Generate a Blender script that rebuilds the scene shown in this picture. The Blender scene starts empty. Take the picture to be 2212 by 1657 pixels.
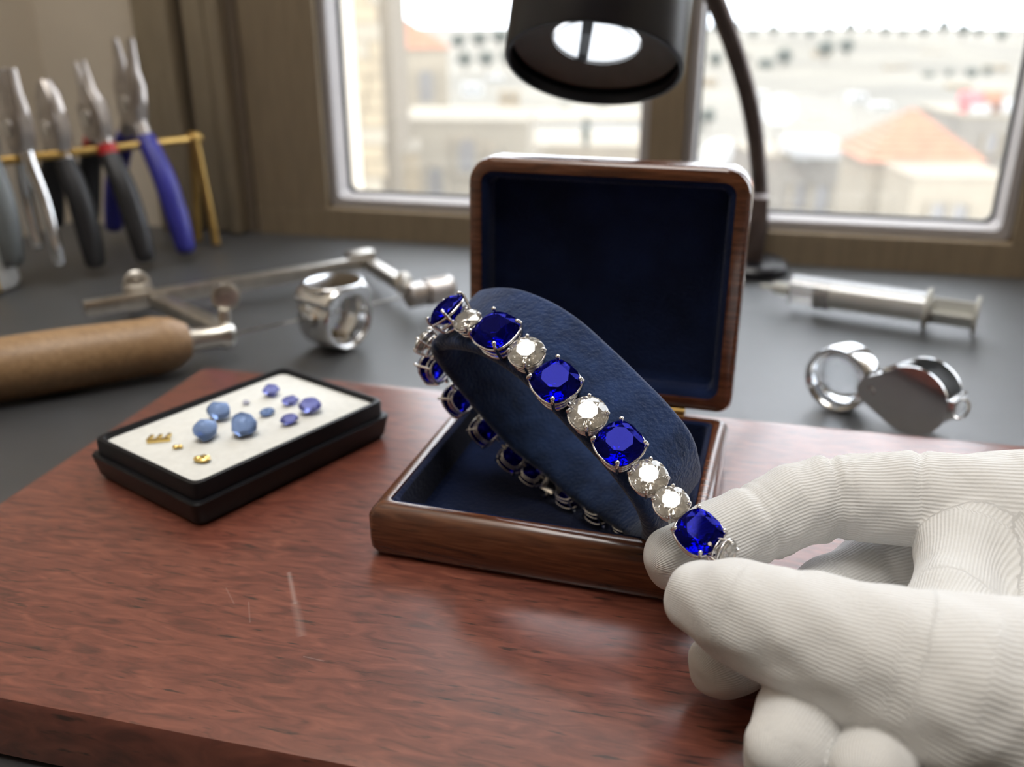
import bpy, bmesh, math, random
import numpy as np
from mathutils import Vector, Matrix
random.seed(4); rng = np.random.default_rng(7)
S = bpy.context.scene
COL = S.collection

# ------------------------------------------------------------------ camera
ZB = 0.77                       # board top above the floor (desk top is 2 cm lower)
DZ = ZB - 0.02                  # desk top
F_PX, CX, CY = 1994.9, 1106.0, 828.5
PITCH, YAW, CAM_H = 0.39214, 0.23873, 0.15201
FW = Vector((-math.sin(YAW)*math.cos(PITCH), math.cos(YAW)*math.cos(PITCH), -math.sin(PITCH)))
RT = Vector((math.cos(YAW), math.sin(YAW), 0))
UP = RT.cross(FW)
EYE = Vector((0, 0, ZB + CAM_H))
cam_d = bpy.data.cameras.new('camera'); cam = bpy.data.objects.new('camera', cam_d); COL.objects.link(cam)
m = Matrix((RT, UP, -FW)).transposed().to_4x4(); m.translation = EYE
cam.matrix_world = m
cam_d.sensor_width = 36; cam_d.lens = F_PX/2212*36; cam_d.clip_start = 0.01; cam_d.clip_end = 3000
cam_d.dof.use_dof = True; cam_d.dof.focus_distance = 0.232; cam_d.dof.aperture_fstop = 10.5
S.camera = cam

# ------------------------------------------------------------------ world, sun, exposure
S.view_settings.view_transform = 'Standard'; S.view_settings.look = 'None'
S.view_settings.exposure = 0.5; S.view_settings.gamma = 1.0
S.view_settings.use_curve_mapping = False
W = bpy.data.worlds.new('sky'); S.world = W; W.use_nodes = True
wn = W.node_tree.nodes; wl = W.node_tree.links
bg = wn['Background']; bg.inputs['Strength'].default_value = 3.9
wc = wn.new('ShaderNodeTexCoord'); wno = wn.new('ShaderNodeTexNoise'); wno.inputs['Scale'].default_value = 5; wno.inputs['Detail'].default_value = 4
wr = wn.new('ShaderNodeValToRGB')
wr.color_ramp.elements[0].position = .35; wr.color_ramp.elements[0].color = (.74, .84, .97, 1)
wr.color_ramp.elements[1].position = .6; wr.color_ramp.elements[1].color = (.95, .97, 1, 1)
wl.new(wc.outputs['Generated'], wno.inputs['Vector']); wl.new(wno.outputs['Fac'], wr.inputs[0]); wl.new(wr.outputs[0], bg.inputs[0])

sun_d = bpy.data.lights.new('sun', 'SUN'); sun_d.energy = 1.7; sun_d.angle = math.radians(12); sun_d.color = (1, .95, .86)
sun = bpy.data.objects.new('sun', sun_d); COL.objects.link(sun)
sun.rotation_euler = (math.radians(48), 0, math.radians(-28))     # from behind the house, over its roof
# soft fill light added above the bench to brighten the room
cl_d = bpy.data.lights.new('fill_light', 'AREA'); cl_d.shape = 'RECTANGLE'; cl_d.size = .8; cl_d.size_y = 1.0; cl_d.energy = 14; cl_d.color = (1, .98, .95)
cl = bpy.data.objects.new('fill_light', cl_d); COL.objects.link(cl); cl.location = (-.1, .02, 2.52)
S.cycles.max_bounces = 14; S.cycles.transmission_bounces = 14; S.cycles.transparent_max_bounces = 24
S.cycles.glossy_bounces = 8; S.cycles.diffuse_bounces = 4
S.cycles.caustics_refractive = False; S.cycles.caustics_reflective = False
S.cycles.sample_clamp_indirect = 6; S.cycles.use_denoising = True

# ------------------------------------------------------------------ pixel helpers (2212 x 1657 frame)
def ray(px, py): return FW + RT*((px-CX)/F_PX) - UP*((py-CY)/F_PX)
def at(px, py, d): return EYE + ray(px, py)*d
def on_z(px, py, z):
    d = ray(px, py); return EYE + d*((z-EYE.z)/d.z)
def on_y(px, py, y):
    d = ray(px, py); return EYE + d*(y/d.y)
def on_plane(px, py, p0, n):
    d = ray(px, py); return EYE + d*((p0-EYE).dot(n)/d.dot(n))

# ------------------------------------------------------------------ materials
MATS = {}
def nodes(name):
    m = bpy.data.materials.new(name); m.use_nodes = True; MATS[name] = m
    return m, m.node_tree.nodes, m.node_tree.links, m.node_tree.nodes['Principled BSDF']
def ramp(n, stops):
    r = n.new('ShaderNodeValToRGB'); e = r.color_ramp.elements
    e[0].position, e[0].color = stops[0][0], (*stops[0][1], 1)
    e[1].position, e[1].color = stops[-1][0], (*stops[-1][1], 1)
    for p, c in stops[1:-1]:
        x = e.new(p); x.color = (*c, 1)
    return r
def mat(name, col, rough=.5, metal=0, var=.12, scale=60, bump=0, coat=0, ior=1.5, trans=0, sheen=0, spec=.5, stretch=(1, 1, 1), emis=None, bscale=None):
    m, n, l, b = nodes(name)
    tc = n.new('ShaderNodeTexCoord'); mp = n.new('ShaderNodeMapping'); mp.inputs['Scale'].default_value = stretch
    l.new(tc.outputs['Object'], mp.inputs['Vector'])
    nz = n.new('ShaderNodeTexNoise'); nz.inputs['Scale'].default_value = scale; nz.inputs['Detail'].default_value = 5
    l.new(mp.outputs[0], nz.inputs['Vector'])
    lo = tuple(c*(1-var) for c in col); hi = tuple(min(1, c*(1+var)) for c in col)
    r = ramp(n, [(.3, lo), (.7, hi)]); l.new(nz.outputs['Fac'], r.inputs[0]); l.new(r.outputs[0], b.inputs['Base Color'])
    b.inputs['Roughness'].default_value = rough; b.inputs['Metallic'].default_value = metal
    b.inputs['Coat Weight'].default_value = coat; b.inputs['Coat Roughness'].default_value = .08
    b.inputs['IOR'].default_value = ior; b.inputs['Transmission Weight'].default_value = trans
    b.inputs['Sheen Weight'].default_value = sheen; b.inputs['Specular IOR Level'].default_value = spec
    if bump:
        bn = n.new('ShaderNodeBump'); bn.inputs['Strength'].default_value = bump; bn.inputs['Distance'].default_value = .001
        if bscale:
            nz2 = n.new('ShaderNodeTexNoise'); nz2.inputs['Scale'].default_value = bscale; nz2.inputs['Detail'].default_value = 6
            l.new(mp.outputs[0], nz2.inputs['Vector']); l.new(nz2.outputs['Fac'], bn.inputs['Height'])
        else: l.new(nz.outputs['Fac'], bn.inputs['Height'])
        l.new(bn.outputs[0], b.inputs['Normal'])
    if emis:
        b.inputs['Emission Color'].default_value = (*col, 1); b.inputs['Emission Strength'].default_value = emis
    return m
def wood(name, stops, scale, stretch, rough=.3, coat=.3, bump=.1, pores=.5, rot=0, porecol=(.012, .008, .007), pscale=90, pstretch=(4, 60, 60), coatr=.1):
    m, n, l, b = nodes(name)
    tc = n.new('ShaderNodeTexCoord'); mp = n.new('ShaderNodeMapping'); mp.inputs['Scale'].default_value = stretch; mp.inputs['Rotation'].default_value = (0, 0, rot)
    l.new(tc.outputs['Object'], mp.inputs['Vector'])
    nz = n.new('ShaderNodeTexNoise'); nz.inputs['Scale'].default_value = scale; nz.inputs['Detail'].default_value = 8; nz.inputs['Distortion'].default_value = 1.2
    l.new(mp.outputs[0], nz.inputs['Vector'])
    r = ramp(n, stops); l.new(nz.outputs['Fac'], r.inputs[0])
    mp2 = n.new('ShaderNodeMapping'); mp2.inputs['Scale'].default_value = pstretch; mp2.inputs['Rotation'].default_value = (0, 0, rot)
    l.new(tc.outputs['Object'], mp2.inputs['Vector'])
    pz = n.new('ShaderNodeTexNoise'); pz.inputs['Scale'].default_value = pscale/10; pz.inputs['Detail'].default_value = 3
    l.new(mp2.outputs[0], pz.inputs['Vector'])
    pr = ramp(n, [(.62, (0, 0, 0)), (.72, (pores,)*3)]); l.new(pz.outputs['Fac'], pr.inputs[0])
    mx = n.new('ShaderNodeMixRGB'); mx.inputs[2].default_value = (*porecol, 1)
    l.new(pr.outputs[0], mx.inputs[0]); l.new(r.outputs[0], mx.inputs[1]); l.new(mx.outputs[0], b.inputs['Base Color'])
    b.inputs['Roughness'].default_value = rough; b.inputs['Coat Weight'].default_value = coat; b.inputs['Coat Roughness'].default_value = coatr
    bn = n.new('ShaderNodeBump'); bn.inputs['Strength'].default_value = bump; bn.inputs['Distance'].default_value = .0004; bn.invert = True
    l.new(pz.outputs['Fac'], bn.inputs['Height']); l.new(bn.outputs[0], b.inputs['Normal'])
    return m

M_board = wood('mahogany', [(.25, (.066, .020, .014)), (.45, (.142, .041, .027)), (.62, (.195, .060, .038)), (.8, (.25, .084, .052))], 14, (5, 22, 10), rough=.36, coat=.5, coatr=.2, pores=.8, pscale=60, pstretch=(16, 110, 60), rot=-.05)
def scratch(m, P1, P2, w, amount):
    n, l = m.node_tree.nodes, m.node_tree.links; b = n['Principled BSDF']
    d = P2-P1; L = d.length; d = d/L; nn = Vector((-d.y, d.x, 0)); tc = n.new('ShaderNodeTexCoord')
    def M(op, a, b_=None):
        x = n.new('ShaderNodeMath'); x.operation = op
        for i, q in enumerate((a, b_)):
            if q is None: continue
            if isinstance(q, (int, float)): x.inputs[i].default_value = q
            else: l.new(q, x.inputs[i])
        return x.outputs[0]
    sb = n.new('ShaderNodeVectorMath'); sb.operation = 'SUBTRACT'; l.new(tc.outputs['Object'], sb.inputs[0]); sb.inputs[1].default_value = P1
    def dot(v):
        x = n.new('ShaderNodeVectorMath'); x.operation = 'DOT_PRODUCT'; l.new(sb.outputs[0], x.inputs[0]); x.inputs[1].default_value = v; return x.outputs['Value']
    s_, t_ = dot(d), M('ABSOLUTE', dot(nn))
    ms = M('MULTIPLY', M('MULTIPLY', M('GREATER_THAN', s_, 0.0), M('LESS_THAN', s_, L)), M('MAXIMUM', M('SUBTRACT', 1.0, M('DIVIDE', t_, w)), 0.0))
    src = b.inputs['Base Color'].links[0].from_socket
    mx = n.new('ShaderNodeMixRGB'); l.new(M('MULTIPLY', ms, amount), mx.inputs[0]); l.new(src, mx.inputs[1]); mx.inputs[2].default_value = (.55, .45, .42, 1)
    l.new(mx.outputs[0], b.inputs['Base Color'])
scratch(M_board, on_z(624, 1236, ZB), on_z(638, 1305, ZB), .0009, .30)
scratch(M_board, on_z(637, 1300, ZB), on_z(652, 1375, ZB), .0016, .16)
scratch(M_board, on_z(537, 1300, ZB), on_z(540, 1345, ZB), .0003, .16)
scratch(M_board, on_z(655, 1418, ZB), on_z(700, 1428, ZB), .0003, .2)
scratch(M_board, on_z(488, 1270, ZB), on_z(506, 1305, ZB), .0003, .14)
M_boxwood = wood('rosewood', [(.25, (.038, .011, .005)), (.5, (.105, .034, .014)), (.75, (.165, .064, .028))], 10, (4, 50, 50), rough=.25, coat=.6, pores=.6, pscale=50, pstretch=(10, 150, 150), bump=.015)
M_handle = wood('beech', [(.3, (.22, .125, .058)), (.55, (.36, .22, .11)), (.75, (.47, .31, .17))], 14, (6, 60, 60), rough=.5, coat=.05, pores=.35, porecol=(.12, .06, .03), rot=.75)
M_velvet = mat('velvet', (.006, .0125, .045), rough=.95, var=.35, scale=55, bump=.5, bscale=900, sheen=.10, spec=.1)
M_suede = mat('suede', (.017, .037, .105), rough=.95, var=.35, scale=160, bump=.7, bscale=900, sheen=.30, spec=.15)
M_desk = mat('desk_black', (.009, .010, .013), rough=.52, var=.35, scale=40, bump=.05, bscale=600, spec=.5, ior=2.35)
M_blackplastic = mat('black_plastic', (.005, .005, .007), rough=.42, var=.2, scale=80, spec=.3)
M_foam = mat('foam_white', (.80, .80, .76), rough=.9, var=.04, scale=300, bump=.3)
M_silver = mat('white_gold', (.78, .76, .74), rough=.14, metal=1, var=.05)
M_chrome = mat('chrome', (.70, .70, .70), rough=.10, metal=1, var=.06)
M_steel = mat('steel', (.56, .53, .48), rough=.32, metal=1, var=.15, scale=120, bump=.05)
M_plsteel = mat('plier_steel', (.52, .48, .45), rough=.34, metal=1, var=.15, scale=120)
M_gold = mat('gold', (.95, .68, .25), rough=.2, metal=1, var=.1)
M_brass = mat('brass', (.55, .36, .12), rough=.38, metal=1, var=.15)
M_lampblack = mat('lamp_black', (.006, .006, .009), rough=.33, var=.2)
M_lampgrey = mat('lamp_baffle', (.17, .165, .155), rough=.5, var=.15)
M_neck = mat('gooseneck', (.12, .09, .08), rough=.45, metal=.6, var=.2)
M_gripblack = mat('grip_black', (.018, .018, .020), rough=.45, var=.2)
M_gripblue = mat('grip_blue', (.035, .035, .30), rough=.4, var=.15)
M_gripgrey = mat('grip_grey', (.22, .24, .25), rough=.5, var=.1)
M_red = mat('red_plastic', (.45, .02, .02), rough=.4, var=.1)
M_whiteplastic = mat('white_plastic', (.8, .8, .78), rough=.35, var=.03)
M_wall = mat('beige_paint', (.72, .64, .525), rough=.85, var=.05, scale=12)
M_wallin = mat('warm_white_paint', (.75, .70, .63), rough=.9, var=.04, scale=5)
M_frame = mat('frame_olive', (.24, .185, .12), rough=.55, var=.12, scale=30, stretch=(8, 8, 1))
M_casing = mat('casing_taupe', (.36, .30, .21), rough=.6, var=.1, scale=30, stretch=(8, 8, 1))
M_groove = mat('groove_brown', (.15, .115, .08), rough=.7, var=.1)
M_gasket = mat('gasket_grey', (.40, .375, .37), rough=.5, var=.05)
M_darkseal = mat('seal_dark', (.05, .055, .06), rough=.6)
M_floor = wood('floor_oak', [(.3, (.12, .08, .05)), (.7, (.22, .15, .09))], 4, (1, 8, 1), rough=.5)
M_syr = None

def gem(name, col, ior, diffuse=None, dfac=0, rough=0):
    m, n, l, b = nodes(name); n.remove(b)
    g = n.new('ShaderNodeBsdfGlass'); g.inputs['Color'].default_value = (*col, 1); g.inputs['IOR'].default_value = ior; g.inputs['Roughness'].default_value = rough
    out = n['Material Output']
    if dfac:
        d = n.new('ShaderNodeBsdfDiffuse'); d.inputs['Color'].default_value = (*diffuse, 1)
        mx = n.new('ShaderNodeMixShader'); mx.inputs[0].default_value = dfac
        l.new(g.outputs[0], mx.inputs[1]); l.new(d.outputs[0], mx.inputs[2]); l.new(mx.outputs[0], out.inputs[0])
    else: l.new(g.outputs[0], out.inputs[0])
    return m
M_sapph = gem('sapphire', (.075, .08, .68), 1.77, (.006, .008, .20), .10)
M_diam = gem('diamond', (.98, .97, .95), 2.42, (.80, .78, .73), .13)
M_rough = gem('rough_sapphire', (.62, .73, .97), 1.5, (.24, .36, .66), .38, rough=.12)
M_pale = gem('pale_sapphire', (.62, .65, .98), 1.6, (.26, .28, .70), .25)
M_tiny = gem('pale_stone', (.9, .9, 1), 1.6, (.75, .75, .9), .4)
M_lens = gem('lens_glass', (.98, .99, 1), 1.5)
M_clear = gem('clear_plastic', (.95, .96, .96), 1.25, (.8, .8, .8), .12, rough=.05)
m_, n_, l_, b_0 = nodes('clear_barrel'); n_.remove(b_0)
t_1 = n_.new('ShaderNodeBsdfTransparent'); g_1 = n_.new('ShaderNodeBsdfGlossy'); g_1.inputs['Roughness'].default_value = .08; d_1 = n_.new('ShaderNodeBsdfDiffuse'); d_1.inputs['Color'].default_value = (.85, .86, .87, 1)
x_1 = n_.new('ShaderNodeMixShader'); x_1.inputs[0].default_value = .5; x_2 = n_.new('ShaderNodeMixShader'); x_2.inputs[0].default_value = .26
l_.new(g_1.outputs[0], x_1.inputs[1]); l_.new(d_1.outputs[0], x_1.inputs[2]); l_.new(t_1.outputs[0], x_2.inputs[1]); l_.new(x_1.outputs[0], x_2.inputs[2]); l_.new(x_2.outputs[0], n_['Material Output'].inputs[0]); M_clear = m_
M_milky = gem('milky_plastic', (.9, .9, .85), 1.3, (.75, .74, .68), .6, rough=.2)

def thin(name, col, fac, gloss=0):
    m, n, l, b = nodes(name); n.remove(b)
    t = n.new('ShaderNodeBsdfTransparent'); out = n['Material Output']
    if gloss: d = n.new('ShaderNodeBsdfGlossy'); d.inputs['Roughness'].default_value = .02
    else: d = n.new('ShaderNodeBsdfTranslucent')
    d.inputs['Color'].default_value = (*col, 1)
    mx = n.new('ShaderNodeMixShader'); mx.inputs[0].default_value = fac
    l.new(t.outputs[0], mx.inputs[1]); l.new(d.outputs[0], mx.inputs[2]); l.new(mx.outputs[0], out.inputs[0])
    return m
M_pane = thin('pane_glass', (1, 1, 1), .05, 1)
M_screen = thin('insect_mesh', (.5, .5, .5), .07)

# ------------------------------------------------------------------ mesh builder
class MB:
    def __init__(s): s.v = []; s.f = []
    def add(s, vs, fs):
        o = len(s.v); s.v += [tuple(v) for v in vs]; s.f += [tuple(i+o for i in f) for f in fs]; return s
    def bm(s, b):
        b.verts.index_update(); s.add([v.co.copy() for v in b.verts], [[v.index for v in f.verts] for f in b.faces]); b.free(); return s
    def box(s, c, size, ax=None, bev=0, seg=2):
        b = bmesh.new(); bmesh.ops.create_cube(b, size=1)
        for v in b.verts: v.co = Vector((v.co.x*size[0], v.co.y*size[1], v.co.z*size[2]))
        if bev: bmesh.ops.bevel(b, geom=b.edges[:], offset=bev, segments=seg, profile=.5, affect='EDGES')
        R = Matrix(ax).transposed() if ax else Matrix.Identity(3)
        for v in b.verts: v.co = R @ v.co + Vector(c)
        return s.bm(b)
    def span(s, a, b, bev=0):      # axis-aligned box between two corners
        a, b = Vector(a), Vector(b); d = b-a
        return s.box((a+b)/2, (abs(d.x), abs(d.y), abs(d.z)), bev=bev)
    def loft(s, rings, closed=True, cap0=True, cap1=True, loop=False):
        n = len(rings[0]); o = len(s.v); k = len(rings)
        for r in rings: s.v += [tuple(p) for p in r]
        for i in range(k if loop else k-1):
            a, b = o+i*n, o+((i+1) % k)*n
            for j in range(n if closed else n-1):
                s.f.append((a+j, a+(j+1) % n, b+(j+1) % n, b+j))
        if not loop:
            if cap0: s.f.append(tuple(o+j for j in reversed(range(n))))
            if cap1: s.f.append(tuple(o+(k-1)*n+j for j in range(n)))
        return s
    def lathe(s, base, axis, prof, seg=32, cap0=True, cap1=True, ref=None):
        ax = Vector(axis).normalized(); a, b = frame(ax, ref)
        rings = []
        for t, r in prof:
            c = Vector(base)+ax*t
            rings.append([c+(a*math.cos(q)+b*math.sin(q))*max(r, 1e-6) for q in (2*math.pi*i/seg for i in range(seg))])
        return s.loft(rings, True, cap0, cap1)
    def cyl(s, p, q, r, r2=None, seg=24, bev=0):
        p, q = Vector(p), Vector(q); L = (q-p).length; r2 = r if r2 is None else r2
        pr = [(0, r), (L, r2)] if not bev else [(0, r-bev), (bev*.3, r-bev*.3), (bev, r), (L-bev, r2), (L-bev*.3, r2-bev*.3), (L, r2-bev)]
        return s.lathe(p, q-p, pr, seg)
    def tube(s, pts, rad, seg=12, flat=1, ref=None):
        pts = [Vector(p) for p in pts]; n = len(pts); rs = rad if isinstance(rad, (list, tuple)) else [rad]*n
        t0 = (pts[1]-pts[0]).normalized(); a, b = frame(t0, ref); rings = []
        for i in range(n):
            t = (pts[min(i+1, n-1)]-pts[max(i-1, 0)]).normalized()
            a = (a-t*a.dot(t)).normalized(); b = t.cross(a)
            rings.append([pts[i]+(a*math.cos(q)+b*math.sin(q)*flat)*rs[i] for q in (2*math.pi*j/seg for j in range(seg))])
        return s.loft(rings)
    def ball(s, c, r, seg=12, sc=None):
        b = bmesh.new(); bmesh.ops.create_uvsphere(b, u_segments=seg, v_segments=max(6, seg*2//3), radius=1)
        sc = sc or (1, 1, 1)
        for v in b.verts: v.co = Vector((v.co.x*r*sc[0], v.co.y*r*sc[1], v.co.z*r*sc[2]))+Vector(c)
        return s.bm(b)
    def hull(s, pts, diss=1.0):
        b = bmesh.new()
        for p in pts: b.verts.new(p)
        bmesh.ops.convex_hull(b, input=b.verts[:])
        for v in [v for v in b.verts if not v.link_faces]: b.verts.remove(v)
        if diss: bmesh.ops.dissolve_limit(b, angle_limit=math.radians(diss), verts=b.verts[:], edges=b.edges[:])
        return s.bm(b)
    def mesh(s, name, mt, smooth=40):
        me = bpy.data.meshes.new(name); me.from_pydata(s.v, [], s.f); me.materials.append(mt)
        b = bmesh.new(); b.from_mesh(me); bmesh.ops.recalc_face_normals(b, faces=b.faces[:]); b.to_mesh(me); b.free()
        if smooth:
            for p in me.polygons: p.use_smooth = True
            me.set_sharp_from_angle(angle=math.radians(smooth))
        me.update(); return me
    def build(s, name, mt, parent=None, smooth=40):
        return put(name, s.mesh(name, mt, smooth), parent)
def frame(t, ref=None):
    ref = Vector(ref) if ref is not None else (Vector((0, 0, 1)) if abs(t.z) < .9 else Vector((1, 0, 0)))
    a = (ref-t*ref.dot(t)).normalized(); return a, t.cross(a)
def put(name, me, parent=None, mtx=None):
    o = bpy.data.objects.new(name, me); COL.objects.link(o)
    if mtx is not None: o.matrix_basis = mtx
    if parent is not None:
        o.parent = parent
        if mtx is None: o.matrix_parent_inverse = WM[parent.name].inverted() if parent.name in WM else Matrix.Identity(4)
    return o
WM = {}
def thing(name, label, cat, loc, group=None):
    o = bpy.data.objects.new(name, None); COL.objects.link(o); o.location = loc; o.empty_display_size = .01
    WM[o.name] = Matrix.Translation(Vector(loc)); return tag(o, label, cat, group)
def tag(o, label, cat, group=None):
    o['label'] = label; o['category'] = cat
    if group: o['group'] = group
    return o
def struct(o): o['kind'] = 'structure'; return o
def rrect(w, h, r, n=6):            # rounded rectangle outline centred at 0; r may be 4 radii (br, tr, tl, bl)
    rr = r if isinstance(r, (list, tuple)) else [r]*4
    out = []
    for (sx, sy, a0), q in zip(((1, -1, -90), (1, 1, 0), (-1, 1, 90), (-1, -1, 180)), rr):
        for i in range(n+1):
            a = math.radians(a0+90*i/n); out.append((sx*(w/2-q)+q*math.cos(a), sy*(h/2-q)+q*math.sin(a)))
    return out
def crom(pts, sub=8, closed=False):
    pts = [np.array(p, float) for p in pts]; n = len(pts); out = []
    for i in range(n if closed else n-1):
        g = lambda k: pts[k % n] if closed else pts[min(max(k, 0), n-1)]
        p0, p1, p2, p3 = g(i-1), g(i), g(i+1), g(i+2)
        for k in range(sub):
            t = k/sub
            out.append(.5*((2*p1)+(-p0+p2)*t+(2*p0-5*p1+4*p2-p3)*t*t+(-p0+3*p1-3*p2+p3)*t**3))
    if not closed: out.append(pts[-1])
    return [Vector(p) for p in out]

# ================================================================== the room
YW = .668                                   # inner face of the window frame
XL, XR, YB, ZC = -.547, 1.7, -2.2, 2.6
wt = .22
ZT = 1.75                                    # top of the window
WX0, WX1 = -.3724, .86                      # frame outer edges
struct(MB().span((XL-wt, YB-wt, -.1), (XR+wt, YW+wt, 0)).build('floor', M_floor, smooth=0))
struct(MB().span((XL-wt, YB-wt, ZC), (XR+wt, YW+wt, ZC+.15)).build('ceiling', M_wallin, smooth=0))
struct(MB().span((XL-wt, YB-wt, 0), (XL, YW+wt, ZC)).build('wall_left', M_wall, smooth=0))
struct(MB().span((XR, YB-wt, 0), (XR+wt, YW+wt, ZC)).build('wall_right', M_wallin, smooth=0))
M_wallback = mat('back_wall_darkened', (.22, .16, .11), rough=.7, var=.15, scale=4)  # unseen back wall, colour darkened to cut fill on front faces
struct(MB().span((XL, YB-wt, 0), (XR, YB, ZC)).build('wall_back', M_wallback, smooth=0))
fw_ = MB()
fw_.span((XL, YW, 0), (-.4495, YW+wt, ZC)); fw_.span((-.4495, YW, 0), (WX0, YW+wt, ZC))
fw_.span((WX0, YW, 0), (WX1, YW+wt, DZ-.04)); fw_.span((WX0, YW, ZT), (WX1, YW+wt, ZC)); fw_.span((WX1, YW, 0), (XR, YW+wt, ZC))
struct(fw_.build('wall_front', M_wall, smooth=0))
zlo = DZ-.04
struct(MB().span((-.4495, YW-.020, DZ+.0005), (-.418, YW, ZT+.08), bev=.004).build('trim_1', M_casing, smooth=30))
struct(MB().span((-.412, YW-.012, DZ+.0005), (-.3935, YW, ZT+.08), bev=.003).build('trim_2', M_casing, smooth=30))
struct(MB().span((-.418, YW-.004, DZ+.0005), (-.3724, YW, ZT+.08)).build('trim_3', M_groove, smooth=0))
struct(MB().span((-.3915, YW-.016, DZ+.0005), (-.3800, YW, ZT+.08), bev=.002).build('trim_4', M_casing, smooth=30))
XM0, XM1 = -.0637, -.0399
ZS = ZB+.0023
def sash(name, x0, x1, xo0, xo1):
    fr = MB()
    fr.span((xo0, YW, zlo), (xo1, YW+.05, ZS), bev=.0015); fr.span((xo0, YW, ZT-.05), (xo1, YW+.05, ZT))
    fr.span((xo0, YW, ZS), (x0, YW+.05, ZT-.05)); fr.span((x1, YW, ZS), (xo1, YW+.05, ZT-.05))
    o = struct(fr.build(name, M_frame, smooth=0))
    WM[o.name] = Matrix.Identity(4)
    g = .0075; gy = YW+.010
    cx, cz, w, h = (x0+x1)/2, (ZS+ZT-.05)/2, x1-x0, ZT-.05-ZS
    def ring(w, h, r, y): return [Vector((cx+a, y, cz+b)) for a, b in rrect(w, h, r)]
    MB().loft([ring(w, h, .004, gy), ring(w-.0015, h-.0015, .004, gy-.003), ring(w-2*g+.002, h-2*g+.002, .005, gy-.003), ring(w-2*g, h-2*g, .006, gy), ring(w-2*g, h-2*g, .006, gy+.018), ring(w, h, .004, gy+.018)], loop=True).build('gasket', M_gasket, o)
    MB().loft([ring(w-2*g, h-2*g, .006, gy+.0165), ring(w-2*g-.004, h-2*g-.004, .006, gy+.0165), ring(w-2*g-.004, h-2*g-.004, .006, gy+.020), ring(w-2*g, h-2*g, .006, gy+.020)], loop=True).build('seal', M_darkseal, o)
    MB().span((x0+.004, gy+.0172, ZS+.004), (x1-.004, gy+.0178, ZT-.054)).build('pane', M_pane, o, 0)
    MB().span((x0+.002, gy+.030, ZS+.002), (x1-.002, gy+.0303, ZT-.052)).build('insect_screen', M_screen, o, 0)
    return o
sash('window_1', -.3116, XM0, WX0, (XM0+XM1)/2)
sash('window_2', XM1, .1816, (XM0+XM1)/2, .2130)
sash('window_3', .2445, .81, .2130, WX1)
# unseen panel body added around the overhead fill light
cp = thing('fill_light_panel', 'flat white unseen panel added around the fill light above the workbench', 'lamp', (-.1, .02, 2.53))
MB().span((-.53, -.56, 2.53), (.5, .60, 2.6), bev=.01).build('housing', M_whiteplastic, cp)

# ================================================================== desk and mahogany board
desk = thing('desk', 'black matte workbench desk under the window', 'desk', (.35, .15, 0))
MB().span((XL+.001, -.55, DZ-.04), (1.3, YW-.001, DZ), bev=.002).build('desktop', M_desk, desk)
for x, y in ((XL+.05, -.5), (1.25, -.5), (XL+.05, YW-.06), (1.25, YW-.06)):
    MB().span((x-.025, y-.025, 0), (x+.025, y+.025, DZ-.04)).build('leg', M_desk, desk, 0)
by0, by1, bx0 = .13967, .34505, -.22748
bd = MB(); cxb = (bx0+.42)/2
def bring(ins, z): return [Vector((cxb+a, (by0+by1)/2+b, z)) for a, b in rrect(.42-bx0-2*ins, by1-by0-2*ins, .004, 3)]
bd.loft([bring(.0015, DZ+.0003), bring(0, DZ+.002), bring(0, ZB-.0028), bring(.0008, ZB-.0008), bring(.0028, ZB)])
tag(bd.build('wooden_board', M_board), 'reddish mahogany board lying on the black desk', 'board')

# ================================================================== jewellery box
BW, BD, BH, BYAW = .0968, .09244, .017, -.04657
BO = Vector((-.09645, .2171, ZB)); BX = Vector((math.cos(BYAW), math.sin(BYAW), 0)); BY = Vector((-math.sin(BYAW), math.cos(BYAW), 0)); BZ = Vector((0, 0, 1))
def bp(a, b, c): return BO+BX*a+BY*b+BZ*c
jb = thing('jewellery_box', 'open rosewood jewellery box with navy velvet lining on the mahogany board', 'box', bp(BW/2, BD/2, .0002))
def bxr(ins, z, r=.0022): return [bp(BW/2+x, BD/2+y, z) for x, y in rrect(BW-2*ins, BD-2*ins, r)]
MB().loft([bxr(.0030, .0003), bxr(.0012, .0010), bxr(.0002, .003), bxr(0, .006), bxr(0, .0135), bxr(.0008, .0152), bxr(.0020, .0165), bxr(.0032, .0170), bxr(.0050, .0169), bxr(.0053, .0160), bxr(.0053, .0022)]).build('base', M_boxwood, jb)
MB().loft([bxr(.0053, .0164), bxr(.0060, .0168), bxr(.0070, .0160), bxr(.0074, .0045), bxr(.0090, .0035)], cap0=False).build('base_lining', M_velvet, jb)
TL = .0335; LH = .0851; LD = .018
LU = BZ*math.cos(TL)+BY*math.sin(TL); LB = BY*math.cos(TL)-BZ*math.sin(TL)
LO = bp(BW/2, BD, BH+.0006)
def lr(ins, dep, r=.009, r2=.005):
    return [LO+BX*x+LU*(LH/2+y)+LB*dep for x, y in rrect(BW-2*ins, LH-2*ins, [r2, r, r, r2])]
MB().loft([lr(.0052, .011, .003, .003), lr(.0052, .0012, .0035, .003), lr(.0048, .0002, .0045), lr(.0020, 0, .0075), lr(.0006, .0008, .0085), lr(0, .0024), lr(0, .0135), lr(.0010, .0165), lr(.0035, .018)]).build('lid', M_boxwood, jb)
MB().loft([lr(.0050, .0006, .0035, .003), lr(.0062, .0010, .003, .003), lr(.0072, .0022, .003, .003), lr(.0076, .0085, .003, .003), lr(.0092, .0098, .002, .002)], cap0=False).build('lid_lining', M_velvet, jb)
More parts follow.
